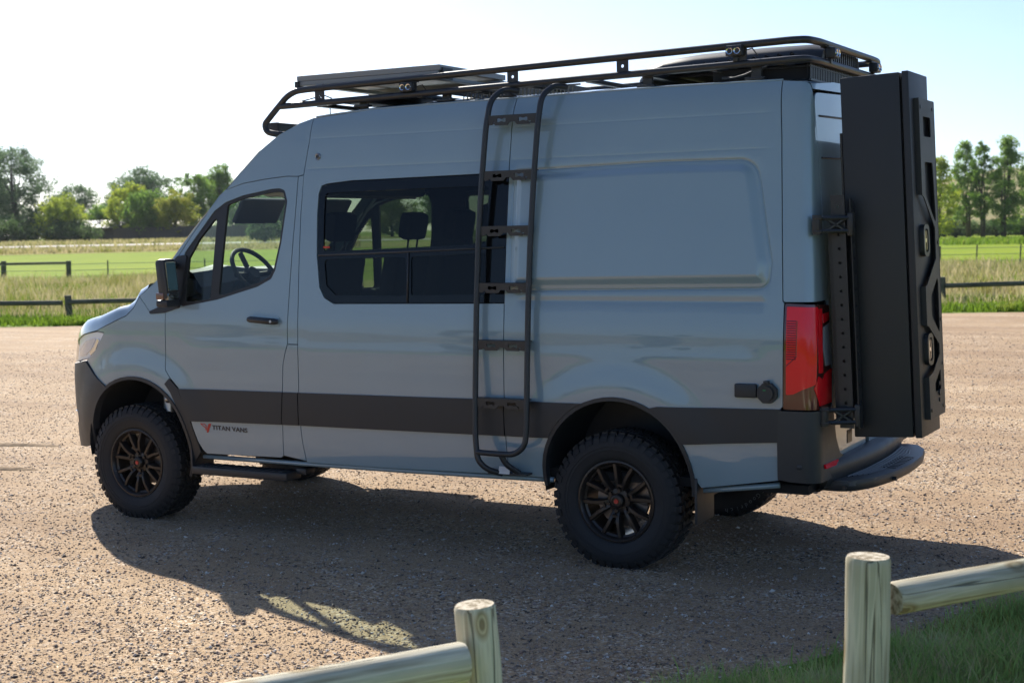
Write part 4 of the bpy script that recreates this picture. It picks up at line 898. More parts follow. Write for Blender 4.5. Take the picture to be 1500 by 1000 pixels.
# front door: black frame, post, quarter pane, main pane
panel('window_frame', FWIN, M['plastic'], van, holes=[rounded([(-.520, 2.15), (-.54, 2.222), (-.633, 2.224), (-.868, 2.190), (-.998, 2.152), (-1.043, 1.548), (-.725, 1.634), (-.622, 1.68), (-.590, 1.73), (-.550, 1.90)], .025, 4), rounded([(-1.078, 2.085), (-1.225, 1.930), (-1.310, 1.80), (-1.332, 1.508), (-1.112, 1.528)], .02, 4)], off=-.006, gap=.001, rim=.02, both=True, grid=.06)
dp = panel('window_pane', rounded([(-.510, 2.15), (-.53, 2.232), (-.633, 2.234), (-.868, 2.20), (-1.01, 2.16), (-1.055, 1.535), (-.715, 1.622), (-.612, 1.67), (-.580, 1.72), (-.540, 1.90)], .025, 4), M['glass'], van, off=-.016, gap=0, rim=0, both=True, ud=False)
panel('quarter_pane', [(-1.068, 2.095), (-1.225, 1.945), (-1.32, 1.81), (-1.342, 1.50), (-1.102, 1.518)], M['glass'], van, off=-.016, gap=0, rim=0, both=True, ud=False)
# main tinted window: black border frame, three panes and the dark edge strip
MW = ccw(MWIN_L)
wf = panel('window_border', MW, M['blackglass'], van, holes=[rounded([(.995, 2.215), (.2, 2.21), (-.205, 2.205), (-.205, 2.05), (-.197, 1.835), (.995, 1.870)], .03, 4), rounded([(.425, 1.797), (-.190, 1.786), (-.165, 1.62), (-.09, 1.56), (.440, 1.56)], .03, 4), rounded([(.465, 1.797), (.995, 1.815), (1.00, 1.57), (.475, 1.562)], .02, 4)], off=-.004, gap=.003, rim=.012, both=True, grid=.08, ud=False)
panel('tinted_pane', [(1.02, 2.235), (-.225, 2.225), (-.225, 2.05), (-.212, 1.815), (1.02, 1.850)], M['tint'], van, off=-.012, gap=0, rim=0, both=True, ud=False)
panel('tinted_pane', [(1.02, 1.838), (.455, 1.820), (.455, 1.545), (1.02, 1.552)], M['tint'], van, off=-.012, gap=0, rim=0, both=True, ud=False)
panel('tinted_pane', [(.445, 1.815), (-.212, 1.803), (-.185, 1.61), (-.10, 1.543), (.445, 1.545)], M['tint'], van, off=-.012, gap=0, rim=0, both=True, ud=False)
mb = MB(); mb.tube([bp(-.235, 1.812, .001), bp(.40, 1.828, .001), bp(1.115, 1.849, .001)], .0065, 6); b1 = mb.build('window_bar', M['bumper'], van, True)
mb = MB(); mb.tube([bp(.447, 1.822, .001), bp(.452, 1.518, .001)], .005, 6); mb.build('window_bar', M['bumper'], van, True)
mb = MB(); mb.box((0, 0, 0), (.05, .002, .012)); o_ = mb.build('window_sticker', M['red_mark'], van); o_.location = bp(-.17, 1.862, .002)

# ---- top shell: hood, windshield, cab roof, roof
def shell(name, st, c, n, material, parent, u0=0.0, dx=None, nu=14, off=0, both=True):
    """stations (x, z) on the near edge; section rises by c towards the middle"""
    st = np.array(st, float); us = np.concatenate([u0+(1-u0)*np.linspace(0, 1, nu)**1.6])
    cs = np.interp(np.arange(len(st)), np.linspace(0, len(st)-1, len(c)), c); dxs = np.zeros(len(st)) if dx is None else np.interp(np.arange(len(st)), np.linspace(0, len(st)-1, len(dx)), dx)
    rows = []
    for (x, z), ci, di in zip(st, cs, dxs):
        e = P0(np.array([sx(x)]), np.array([z]))[0]
        half = [(e[0]+di*(1-(1-u)**2), e[1]*(1-u), z+ci*(1-(1-u)**n)+off) for u in us]
        full = half + [(a, -b, d) for a, b, d in half[-2::-1]] if u0 == 0 else half + [(a, -b, d) for a, b, d in half[-2::-1]]
        rows.append(full)
    k = len(rows[0]); V = [p for r in rows for p in r]; F = [(i*k+j, i*k+j+1, (i+1)*k+j+1, (i+1)*k+j) for i in range(len(rows)-1) for j in range(k-1)]
    mb = MB(); mb.add(V, F); return mb.build(name, material, parent, True)
def resample(pts, d): return densify(pts, d, False)
HOOD = resample([(-1.66, 1.60), (-1.70, 1.568), (-1.735, 1.548), (-1.785, 1.468), (-1.852, 1.413), (-2.005, 1.360), (-2.18, 1.303), (-2.40, 1.268), (-2.62, 1.205), (-2.74, 1.13), (-2.77, 1.075)], .05)
shell('hood', HOOD, [.03, .06, .095, .105, .105, .085, .04], 38, paint, van, dx=[-.30, -.16, -.10, -.04, 0], nu=30)
WSH = resample(CABTOP[:8], .06)
shell('windshield', WSH, [.05, .07, .08, .07], 3.5, M['glass'], van, u0=.085, dx=[-.34, -.22, -.14, -.10])
def pillar_strip():
    st = np.array(WSH); rows = []
    n = len(st)
    for i, (x, z) in enumerate(st):
        t = i/(n-1); ci = np.interp(t, [0, .33, .66, 1], [.05, .07, .08, .07]); di = np.interp(t, [0, .33, .66, 1], [-.34, -.22, -.14, -.10])
        e = P0(np.array([sx(x)]), np.array([z]))[0]
        rows.append([(e[0]+di*(1-(1-u)**2), e[1]*(1-u), z+ci*(1-(1-u)**3.5)+.003) for u in (0, .03, .06, .095)])
    k = 4; mb = MB(); mb.add([p for r in rows for p in r], [(i*k+j, i*k+j+1, (i+1)*k+j+1, (i+1)*k+j) for i in range(n-1) for j in range(k-1)])
    return mb.build('windshield_pillar', paint, van, True)
mirror(pillar_strip(), van)
shell('cab_roof', resample(CABTOP[7:], .06), [.07, .06, .05], 4, paint, van, dx=[-.10, -.04, 0])
shell('roof', resample(ROOF+[(2.87, 2.722), (2.93, 2.705), (2.945, 2.690)], .15), [.05, .05, .05, .045, .03, .01], 4.5, paint, van)
# roof gutter strips with their seam clips
for y_ in (-1, 1):
    mb = MB(); mb.tube([(x, y_*(prof(z)-.004), z+.002) for x, z in resample([(-.33, 2.695)]+ROOF[1:], .2)], .006, 6); mb.build('roof_gutter', paint, van, True)
# ---- liner behind the panels (keeps gaps dark), floor, wheel wells, interior
lin = O((-1.45, 1.40), (-1.50, .95), (-1.335, .86), (-1.27, .60), (-1.24, .50))+[(1.36, .50)]+[p for p in arch(AR[0], AR[1], .50, 175, 5, 20)]+[(2.36, .53), (2.80, .60), (2.93, .62), (2.93, 2.68), (2.7, 2.70), (.6, 2.70), (-.33, 2.66)]+[(x+.03, z-.03) for x, z in CABTOP[::-1][1:-1]]
panel('body_liner', lin, M['dark'], van, holes=[inset(FWIN, -.012), inset(rounded([(1.10, 2.26), (-.22, 2.245), (-.22, 1.80), (-.19, 1.58), (-.08, 1.54), (1.10, 1.55)], .05), .0)], off=-.045, gap=0, rim=0, both=True, grid=.15, edge=.06, ud=False)
panel('fender_liner', O((-1.46, 1.42), (-1.49, .95), (-1.52, .93))+[(sx(x), z) for x, z in arch(AF[0], AF[1], .50, 45, 150, 12)]+O((-2.26, .95), (-2.26, 1.20), (-2.0, 1.30), (-1.8, 1.36), (-1.66, 1.42)), M['dark'], van, off=-.05, gap=0, rim=0, both=True, ud=False)
shell('headliner', resample([(-.76, 2.47)]+CABTOP[8:]+ROOF[1:]+[(2.9, 2.69)], .3), [.04], 4, M['headliner'], van, off=-.055)
mb = MB()
mb.box((.85, 0, .52), (4.2, 1.80, .05)); mb.box((-2.2, 0, .56), (1.1, 1.1, .12)); mb.box((2.93, 0, 1.6), (.02, 1.56, 2.1))
mb.box((0, -.55, .47), (2.6, .08, .10)); mb.box((0, .55, .47), (2.6, .08, .10)); mb.box((2.2, 0, .5), (1.4, 1.1, .1)); mb.box((.3, .1, .40), (.9, .5, .14))
mb.build('underbody', M['dark'], van)
mb = MB(); zz_ = np.linspace(.55, 2.66, 14); plate(mb, [(-(prof(z)-.05), z) for z in zz_]+[((prof(z)-.05), z) for z in zz_[::-1]], [], lambda u, v, q: (1.15+q, u, v), .03); mb.build('bulkhead', M['dark'], van)
def wheel_well(cx, cz):
    mb = MB(); n = 24; V = []; F = []
    for i in range(n+1):
        a = math.radians(-12+204*i/n); r = .485
        for y in (-.955, -.45): V.append((cx+r*math.cos(a), y, cz+r*math.sin(a)))
    for i in range(n): F.append((2*i, 2*i+1, 2*i+3, 2*i+2))
    b0 = len(V); V += [(cx, -.45, cz)]; F += [(b0, 2*i+1, 2*i+3) for i in range(n)]
    mb.add(V, F); return mb.build('wheel_well', M['plastic'], van, True, 40)
mirror(wheel_well(AF[0], AF[1]), van); mirror(wheel_well(AR[0], AR[1]), van)
mb = MB(); mb.cyl((-1.66, -.80, .62), (-1.66, -.78, .93), .045, 12); mb.cyl((-1.62, -.86, .83), (-1.55, -.86, .84), .028, 10); mb.build('shock_absorber', M['steel'], van, True, 40)
mb = MB(); mb.cyl((-1.8325, -.75, .39), (-1.8325, .75, .39), .05, 10); mb.cyl((1.8325, -.75, .39), (1.8325, .75, .39), .06, 10); mb.lathe([(.0, -.14), (.13, -.12), (.16, 0), (.13, .12), (0, .14)], (1.8325, .05, .39), 16); mb.build('axle', M['dark'], van, True, 40)
# interior
db = MB()
dprof = [(-1.86, 1.20), (-1.86, 1.52), (-1.74, 1.66), (-1.56, 1.715), (-1.42, 1.70), (-1.345, 1.60), (-1.36, 1.12)]
ys = [-.84, -.65, -.42, -.2, 0, .2, .42, .65, .84]
V = []; F = []
for y in ys:
    V += [(x+(.34*(abs(y)/.86)**2 if x < -1.7 else .16*(abs(y)/.86)**2 if x < -1.5 else .05*(abs(y)/.86)**2), y, z-(.10*(abs(y)/.86)**2 if x < -1.7 else 0)+(.035*math.exp(-((y+.42)/.2)**2) if z > 1.4 else 0)) for x, z in dprof]
k = len(dprof)
for i in range(len(ys)-1):
    for j in range(k-1): F.append((i*k+j, i*k+j+1, (i+1)*k+j+1, (i+1)*k+j))
db.add(V, F); db.box((-1.34, 0, 1.30), (.10, .36, .34), bev=.03)
dash = db.build('dashboard', M['dash'], van, True, 35)
mb = MB()
c0 = Vector((-1.165, -.43, 1.69)); axis = Vector((.80, 0, .60)).normalized(); e1 = Vector((0, 1, 0)); e2 = axis.cross(e1)
mb.tube([c0+e1*(.195*math.cos(2*PI*i/36))+e2*(.195*math.sin(2*PI*i/36)) for i in range(36)], .016, 8, closed=True)
mb.tube([c0-axis*.02+e1*.18, c0-axis*.04, c0-axis*.02-e1*.18], .02, 8); mb.tube([c0-axis*.02+e2*.18, c0-axis*.04], .018, 8)
mb.lathe([(0, -.01), (.055, -.01), (.07, .02), (.05, .05), (0, .05)], (0, 0, 0), 16, 'z')
nv = 16*5; Rm = axis.to_track_quat('Z', 'Y').to_matrix()
for i in range(len(mb.v)-nv, len(mb.v)): mb.v[i] = tuple(c0-axis*.05+Rm @ Vector(mb.v[i]))
mb.tube([c0-axis*.05, c0-axis*.30], .05, 8)
mb.build('steering_wheel', M['interior'], van, True, 40)
mb = MB(); mb.box((-1.40, -.80, 1.60), (.10, .12, .12), bev=.03); mb.cyl((-1.345, -.80, 1.60), (-1.335, -.80, 1.60), .045, 16); mb.build('air_vent', M['plastic'], van, True, 40)
def seat(x, y, z0, w=.50, hr=True, mb=None, h=.62):
    mb.box((x, y, z0), (.52, w, .18), bev=.05)
    R = Matrix.Rotation(math.radians(12), 3, 'Y')
    mb.box((x+.30, y, z0+.08+h/2), (.14, w, h), R, bev=.05)
    if hr:
        mb.box((x+.39, y, z0+h+.25), (.10, .27, .20), R, bev=.045)
        for q in (-.06, .06): mb.tube([(x+.36, y+q, z0+h+.02), (x+.385, y+q, z0+h+.17)], .008, 6)
for (x, y, z0, w_) in ((-.80, -.45, 1.12, .52), (-.80, .45, 1.12, .52)):
    mb = MB(); seat(x, y, z0, w_, True, mb, .62); mb.build('front_seat', M['seat'], van, True, 40)
mb = MB(); seat(.10, -.40, 1.10, .50, True, mb, .64); mb.build('rear_seat', M['seat'], van, True, 40)
mb = MB(); seat(.12, .30, 1.10, .90, False, mb, .70); mb.box((.47, .10, 2.02), (.10, .28, .22), bev=.05); mb.box((.47, .55, 2.02), (.10, .28, .22), bev=.05); mb.build('rear_bench', M['seat'], van, True, 40)
mb = MB(); mb.box((-1.40, -.02, 2.16), (.12, .26, .07), Matrix.Rotation(.4, 3, 'Y'), bev=.02); mb.box((-1.48, -.05, 2.08), (.03, .28, .10), bev=.012); mb.build('rear_view_mirror', M['interior'], van, True, 40)
mb = MB(); mb.box((-1.13, -.40, 2.115), (.035, .46, .19), Matrix.Rotation(.55, 3, 'Y'), bev=.012); mirror(mb.build('sun_visor', M['dash'], van, True, 40), van)
mb = MB(); mb.box((-.66, 0, 2.29), (.34, 1.50, .18), bev=.03); mb.box((-.62, 0, 2.24), (.04, 1.60, .10), bev=.01); mb.build('overhead_shelf', M['headliner'], van, True, 40)
# door inner trim under the glass
for y_ in (-1, 1):
    mb = MB(); mb.box((-.92, y_*.93, 1.30), (.95, .04, .42), bev=.015); mb.build('door_card', M['interior'], van)

# ---- door mirror
def door_mirror():
    e = empty('door_mirror', (0, 0, 0), van)
    sail = panel('mirror_base', rounded(O((-1.318, 1.825), (-1.40, 1.815), (-1.45, 1.77), (-1.475, 1.50), (-1.635, 1.442), (-1.625, 1.425), (-1.50, 1.435), (-1.365, 1.472)), .02, 3), plastic, e, off=.010, gap=0, rim=.03)
    mb = MB(); mb.box((-1.385, -1.075, 1.665), (.085, .125, .275), Matrix.Rotation(math.radians(-6), 3, 'Y'), bev=.03); h = mb.build('mirror_housing', M['bumper'], e, True, 50)
    mb = MB(); mb.box((-1.346, -1.075, 1.685), (.012, .095, .195), Matrix.Rotation(math.radians(-6), 3, 'Y'), bev=.005); mb.build('mirror_glass', M['mirror_dark'], e)
    mb = MB(); mb.box((-1.385, -1.075, 1.505), (.10, .13, .05), bev=.016); mb.build('mirror_foot', M['plastic'], e, True, 50)
    mb = MB(); mb.box((-1.395, -1.138, 1.555), (.065, .010, .045), bev=.004); mb.build('mirror_indicator', M['amber'], e, True, 50)
    mb = MB(); mb.box((-1.350, -1.075, 1.552), (.035, .105, .05), bev=.008); mb.build('wide_angle_glass', M['mirror_dark'], e, True, 50)
    mb = MB(); mb.tube([(-1.42, -.97, 1.50), (-1.40, -1.03, 1.51), (-1.385, -1.07, 1.52)], .03, 8); mb.tube([(-1.42, -.95, 1.76), (-1.39, -1.03, 1.75)], .025, 8); mb.build('mirror_arm', plastic, e, True, 40)
    return e
mirror(door_mirror(), van)
# ---- door handle
def door_handle():
    mb = MB(); p = [bp(-.765, 1.400, .012), bp(-.74, 1.400, .032), bp(-.62, 1.392, .036), bp(-.545, 1.388, .030), bp(-.528, 1.387, .014)]
    V = []
    mb.tube(p, [.017, .020, .020, .020, .015], 10); o = mb.build('door_handle', plastic, van, True, 50)
    mb = MB(); mb.cyl(bp(-.560, 1.388, .045), bp(-.560, 1.388, .052), .009, 12); mb.build('door_lock', M['steel'], o, True, 40)
    d = panel('handle_recess', rounded([(-.775, 1.44), (-.52, 1.425), (-.52, 1.355), (-.775, 1.362)], .03), paint, o, off=.003, gap=0, rim=.003)
    return o
mirror(door_handle(), van)
# badge, charging sockets
mb = MB(); c_ = bp(-.274, 2.437, .004); mb.lathe([(0, -.004), (.012, -.004), (.014, 0), (.019, -.004), (.022, 0), (.022, .006)], c_, 24); mb.build('round_badge', M['steel'], van, True, 40)
mb = MB(); mb.lathe([(0, -.006), (.011, -.006), (.012, 0)], c_, 20); mb.build('badge_centre', M['lettering'], van, True, 40)
mb = MB(); c_ = bp(2.640, 1.062, .014); mb.box(c_, (.125, .03, .075), bev=.010); mb.build('socket_cover', plastic, van, True, 40)
mb = MB(); c_ = bp(2.762, 1.053, .012); V = []
R_ = .058
plate(mb, rounded([(R_*math.cos(2*PI*i/8+PI/8), R_*math.sin(2*PI*i/8+PI/8)) for i in range(8)], .015), [], lambda u, v, q: (c_.x+u, c_.y-q+.012, c_.z+v), .034)
mb.cyl((c_.x, c_.y-.03, c_.z), (c_.x, c_.y-.036, c_.z), .040, 20); mb.box((c_.x, c_.y-.02, c_.z+.06), (.03, .03, .016), bev=.004); sk = mb.build('shore_power_socket', plastic, van, True, 30)
mb = MB(); mb.box((c_.x-.008, c_.y-.0375, c_.z+.018), (.016, .002, .006)); mb.build('green_mark', mat('green_mark', (.02, .25, .08), .5), sk)

# ---- lettering on the door and its red winged mark
def text_mesh(body, size, name, fn, material, parent, space=1.0, offset=0.0):
    cu = bpy.data.curves.new('text_tmp', 'FONT'); cu.body = body; cu.size = size; cu.space_character = space; cu.offset = offset; cu.resolution_u = 3
    ob = bpy.data.objects.new('text_tmp', cu); COL.objects.link(ob)
    bpy.context.view_layer.update()
    me = bpy.data.meshes.new_from_object(ob.evaluated_get(bpy.context.evaluated_depsgraph_get()))
    COL.objects.unlink(ob); bpy.data.objects.remove(ob); bpy.data.curves.remove(cu)
    for v in me.vertices: v.co = fn(v.co.x, v.co.y)
    me.name = name
    return link(name, me, material, parent)
def on_door(x0, z0, xs=1.0):
    return lambda u, v: bp(x0+u*xs, z0+v-.03*u, .0022)
text_mesh('TITAN VANS', .042, 'door_lettering', on_door(-1.112, .662, 1.20), M['lettering'], van, space=1.04, offset=.0012)
mb = MB()
def flat(pts): 
    b = len(mb.v); mb.v += [tuple(bp(-1.21+u, .640+v, .0022)) for u, v in pts]; mb.f.append(tuple(range(b, b+len(pts))))
flat([(.052, 0), (.066, .002), (.094, .062), (.072, .060), (.058, .030)]); flat([(.045, .012), (.050, .014), (.056, .036), (.044, .032)])
mb.build('red_emblem', M['red_mark'], van)
mb = MB(); flat([(.005, .062), (.040, .060), (.056, .048), (.052, .034), (.047, .030), (.049, .046), (.038, .055), (.012, .057)]); flat([(.005, .060), (.012, .052), (.034, .036), (.047, .030), (.048, .034), (.036, .042), (.014, .058)])
mb.build('emblem_wing', M['red_mark'], van)

# ---- wheels
def make_wheel(cx, cy, cz, letters=False):
    """outer side faces -y"""
    e = empty('wheel', (cx, cy, cz), van)
    R, hw = .405, .135
    prf = [(.232, .105), (.245, .118), (.29, .136), (.335, .140), (.365, .130), (.385, .108), (.393, .06), (.394, 0), (.393, -.06), (.385, -.108), (.365, -.130), (.335, -.140), (.318, -.141), (.316, -.138), (.300, -.139), (.298, -.1365), (.262, -.130), (.245, -.121), (.232, -.105)]
    mb = MB(); mb.lathe([(r, h) for r, h in prf], (0, 0, 0), 72); ty = mb.build('tyre', M['rubber'], e, True, 30)
    tb = MB(); n = 46
    for i in range(n):
        a0 = 2*PI*i/n
        def blk(a, da, y0, y1, ra, rb, sk=0.0):
            V = []
            for r in (ra, rb):
                k_ = .86 if r == rb else 1
                for (aa, y) in ((a-da*k_, y0), (a+da*k_, y0), (a+da*k_+sk, y1), (a-da*k_+sk, y1)): V.append((r*math.cos(aa), y, r*math.sin(aa)))
            tb.add(V, [(0, 3, 2, 1), (4, 5, 6, 7), (0, 1, 5, 4), (1, 2, 6, 5), (2, 3, 7, 6), (3, 0, 4, 7)])
        d = PI/n
        j1, j2 = (.06 if i % 2 else 0), (.03 if i % 3 else -.02)
        blk(a0, d*.72, -.028, -.052-.012*(i % 2), .388, R, .05); blk(a0+d*.8, d*.66, .0, -.024, .388, R, -.05); blk(a0+d*.3, d*.70, .026, .004, .388, R, .05); blk(a0+d, d*.70, .056, .030, .388, R, -.04)
        for sg in (-1, 1):
            aa = a0+(d if sg > 0 else 0)
            blk(aa, d*.74, sg*.070, sg*.112, .384, R-.002, .0)
            # shoulder lug that folds over the sidewall
            V = []; w0 = d*(.74 if i % 2 else .62); top = .352 if i % 2 else .338
            for (r, y) in ((.398, sg*.108), (.378, sg*.128), (top, sg*.1415), (top, sg*.130), (.372, sg*.112)):
                for s_ in (-1, 1): V.append((r*math.cos(aa+s_*w0), y, r*math.sin(aa+s_*w0)))
            tb.add(V, [(0, 1, 3, 2), (2, 3, 5, 4), (4, 5, 7, 6), (0, 2, 4, 6, 8), (1, 9, 7, 5, 3)])
            rb_ = MB
    tg = tb.build('tread', M['rubber'], ty, fix=True); tag(tg, kind='stuff')
    mb = MB(); mb.lathe([(.205, .10), (.208, -.06), (.222, -.095), (.236, -.106), (.240, -.116), (.238, -.122), (.228, -.124), (.219, -.116), (.212, -.092), (.200, -.085), (.198, .10)], (0, 0, 0), 64); rim = mb.build('rim', M['rim'], e, True, 35)
    sp = MB()
    for i in range(6):
        a = 2*PI*i/6+PI/2+.12
        for sg in (-1, 1):
            # each twin spoke bows outwards
            pts = [(.060, sg*.20, -.078), (.105, sg*.27, -.092), (.155, sg*.235, -.098), (.216, sg*.165+.0, -.092)]
            pts = [(.062, sg*.20), (.10, sg*.19), (.15, sg*.215), (.217, sg*.265)]
            ys_ = [-.075, -.092, -.098, -.094]
            V = []; F = []
            for (r, da), y in zip(pts, ys_):
                for (dw, dy) in ((-.0165, .04), (-.0145, .004), (-.0085, -.008), (.0085, -.008), (.0145, .004), (.0165, .04)):
                    c = Vector((r*math.cos(a+da), 0, r*math.sin(a+da))); tdir = Vector((-math.sin(a+da), 0, math.cos(a+da)))
                    q = c+tdir*dw; V.append((q.x, y+dy, q.z))
            for s_ in range(3):
                for j in range(5): F.append((s_*6+j, s_*6+j+1, (s_+1)*6+j+1, (s_+1)*6+j))
            sp.add(V, F)
        arc_ = [(.092*math.cos(a+q), -.088, .092*math.sin(a+q)) for q in np.linspace(-.20, .20, 7)]
        sp.tube(arc_, .012, 6)
    sp.lathe([(.075, .02), (.078, -.066), (.070, -.080), (.046, -.084), (.044, -.078), (.0, -.078)], (0, 0, 0), 36)
    for i in range(18):
        a = 2*PI*i/18; sp.cyl((.226*math.cos(a), -.119, .226*math.sin(a)), (.226*math.cos(a), -.128, .226*math.sin(a)), .005, 6)
    sp.build('spokes', M['rim'], rim, True, 35)
    mb = MB()
    for i in range(6):
        a = 2*PI*i/6+.65; mb.cyl((.060*math.cos(a), -.070, .060*math.sin(a)), (.060*math.cos(a), -.098, .060*math.sin(a)), .011, 6)
    mb.lathe([(.040, -.07), (.040, -.108), (.034, -.116), (.026, -.118), (.024, -.112), (0, -.112)], (0, 0, 0), 28); mb.build('wheel_nuts', M['rim'], rim, True, 35)
    mb = MB(); mb.lathe([(0, -.1165), (.013, -.1165), (.0145, -.113)], (0, 0, 0), 20); mb.build('hub_cap', M['red_mark'], rim, True, 35)
    mb = MB(); mb.lathe([(.06, -.02), (.160, -.02), (.160, .01), (.06, .01)], (0, 0, 0), 40); mb.box((.11, .0, .09), (.10, .07, .16), bev=.02); mb.build('brake_disc', M['disc'], e, True, 35)
    return e
wf_ = make_wheel(-1.8325, -.842, .388)
wr_ = copy_tree(wf_, van); wr_.location = (1.8325, -.842, .388); wr_.rotation_euler = (0, .31, 0)
wf2 = copy_tree(wf_, van); wf2.location = (-1.8325, .842, .388); wf2.rotation_euler = (0, 0, PI)
wr2 = copy_tree(wf_, van); wr2.location = (1.8325, .842, .388); wr2.rotation_euler = (0, .2, PI)
def arc_letters(body, a0, r, size, y, parent, name='tyre_lettering'):
    """raised letters on the inner sidewall of the far rear tyre, read from the near side"""
    mbs = MB()
    for i, ch in enumerate(body):
        a = a0-i*size*.86/r
        R_ = Matrix.Rotation(a-PI/2, 2)
        def fn(u, v, a=a):
            q = Vector(((u-size*.3), r+v)); q = Matrix.Rotation(a-PI/2, 2) @ q
            return Vector((q.x, y, q.y))
        o = text_mesh(ch, size, 'tmp_letter', fn, None, None)
        b = len(mbs.v); mbs.v += [tuple(v.co) for v in o.data.vertices]; mbs.f += [tuple(k+b for k in p.vertices) for p in o.data.polygons]
        bpy.data.objects.remove(o)
    return mbs.build(name, M['white_mark'], parent, fix=False)
lt = arc_letters('BFGoodrich', math.radians(-28), .335, .042, 0, None)
lt.parent = van; lt.location = (1.8325, .842-.1435, .388)
# mirrored reading check: viewed from -y, +x is to the right, so angles run clockwise

# ---- mud flaps, running board
mb = MB(); mb.box((2.335, -.86, .43), (.016, .26, .26), bev=.006); mirror(mb.build('mud_flap', plastic, van, True, 40), van)
mb = MB(); mb.box((-1.315, -.87, .47), (.016, .22, .22), bev=.006); mirror(mb.build('mud_flap', plastic, van, True, 40), van)
rb = MB(); rb.box((-.87, -.955, .385), (.80, .16, .055), bev=.014); rb.box((-.42, -.90, .415), (.08, .10, .04), bev=.01)
o_ = rb.build('running_board', M['powder'], van, True, 45)
rb = MB(); [rb.box((-1.2+i*.06, -.955, .4145), (.035, .11, .006), bev=.002) for i in range(12)]; rb.build('step_pads', plastic, o_, True, 45)
mirror(o_, van)

# ---- rear bumper and step
def rear_bumper():
    z0, z1 = .59, .965
    side_p = [(2.818, z1-.004), (2.81, .80), (2.806, .585), (2.88, .575), dl(-.80, .57), dl(-.50, .55), dl(-.50, .655), dl(-.60, .69), dl(-.672, .78), dl(-.722, .93), dl(-.725, z1)]
    b = panel('rear_bumper', side_p, M['bumper'], van, off=.016, gap=.002, rim=.03, grid=.05, edge=.03); mirror(b, van)
    # cross beam with a soft curved face, bowed rearwards in the middle
    mb = MB(); V = []; F = []; ysn = np.linspace(-.80, .80, 25)
    sec = [(-.03, .585), (.055, .575), (.085, .545), (.085, .50), (.06, .455), (-.03, .455)]
    sec = [(-.05, .668), (.018, .664), (.046, .650), (.056, .615), (.045, .56), (.02, .515), (-.05, .50)]
    for y in ysn:
        bow = .075*(1-(y/.80)**2)-.02
        V += [(3.00+bow+dx_, y, z_) for dx_, z_ in sec]
    k = len(sec)
    for i in range(len(ysn)-1):
        for j in range(k-1): F.append((i*k+j, i*k+j+1, (i+1)*k+j+1, (i+1)*k+j))
    mb.add(V, F); mb.build('bumper_beam', M['bumper'], van, True, 50)
    p = panel('reflector', rounded([dl(-.905, .668), dl(-.89, .642), dl(-.68, .636), dl(-.665, .665)], .006), M['red_lens'], van, off=.026, gap=0, rim=.012, ud=False); mirror(p, van)
    mb = MB(); c = bp(2.93, .662, .017); mb.lathe([(0, -.003), (.013, -.003), (.015, .002)], c, 16); mb.build('parking_sensor', M['bumper'], van, True)
    # step plate
    st = MB(); out = [(3.02, -.74), (3.14, -.72), (3.22, -.56), (3.27, -.30), (3.285, 0), (3.27, .30), (3.22, .56), (3.14, .72), (3.02, .74), (3.0, .5), (3.04, 0), (3.0, -.5)]
    plate(st, rounded(out, .05, 4), [], lambda u, v, q: (u, v, .555-q), .028)
    lip = rounded(out, .05, 4)
    s_ = st.build('rear_step', M['step_top'], van, False)
    sk = MB(); pth = [(2.96, -.735, .52), (3.10, -.735, .505), (3.16, -.69, .505), (3.225, -.55, .505), (3.272, -.30, .505), (3.287, 0, .505), (3.272, .30, .505), (3.225, .55, .505), (3.16, .69, .505), (3.10, .735, .505), (2.96, .735, .52)]
    pth = arc_path(pth, .08, 4); V = []; F = []
    for q in pth: V += [(q.x, q.y, .551), (q.x+.004, q.y*1.003, .54), (q.x-.002, q.y, .508), (q.x-.02, q.y*.99, .495)]
    for i in range(len(pth)-1):
        for j in range(3): F.append((i*4+j, i*4+j+1, (i+1)*4+j+1, (i+1)*4+j))
    sk.add(V, F); sk.build('step_skirt', M['bumper'], s_, True, 50)
    tr = MB()
    for k_ in range(5):
        f_ = k_*.022
        tr.tube([(3.075+f_*.9, -.60+f_*1.5, .557), (3.10+f_, -.3, .557), (3.105+f_, 0, .557), (3.10+f_, .3, .557), (3.075+f_*.9, .60-f_*1.5, .557)], .004, 4)
    for k_ in range(9):
        tr.box((3.20, -.20+k_*.05, .557), (.085, .026, .006), bev=.002)
    tr.build('step_treads', M['powder'], s_, True, 50)
    mb = MB(); mb.cyl((3.10, -.742, .52), (3.10, -.752, .52), .013, 12); mb.cyl((3.262, -.35, .52), (3.285, -.352, .52), .012, 10); mb.build('step_bolts', M['powder'], s_, True, 40)
rear_bumper()

# ---- ladder
ld = tag(empty('side_ladder', (0, 0, 0), van))
TR = .0175
lad_l = arc_path([(1.13, -.74, 2.772), (1.06, -.80, 2.785), (1.026, -.90, 2.72), (1.010, -.934, 2.562), (.991, -.961, 2.261), (.978, -.994, 1.9), (.976, -1.031, 1.498), (.982, -1.072, 1.056), (.990, -1.101, .735), (1.01, -1.113, .60), (1.06, -1.09, .545), (1.13, -1.03, .515)], .06, 5)
mb = MB(); mb.tube(lad_l, TR, 12); mb.build('ladder_rail', powder, ld, True, 60)
lad_r = arc_path([(1.45, -.74, 2.775), (1.40, -.80, 2.785), (1.368, -.90, 2.725), (1.356, -.934, 2.562), (1.339, -.962, 2.25), (1.327, -.995, 1.895), (1.323, -1.031, 1.501), (1.328, -1.071, 1.067), (1.332, -1.095, .80), (1.325, -1.105, .70), (1.26, -1.113, .648), (1.15, -1.113, .645), (1.00, -1.110, .648)], .09, 6)
mb = MB(); mb.tube(lad_r, TR, 12); mb.build('ladder_rail', powder, ld, True, 60)
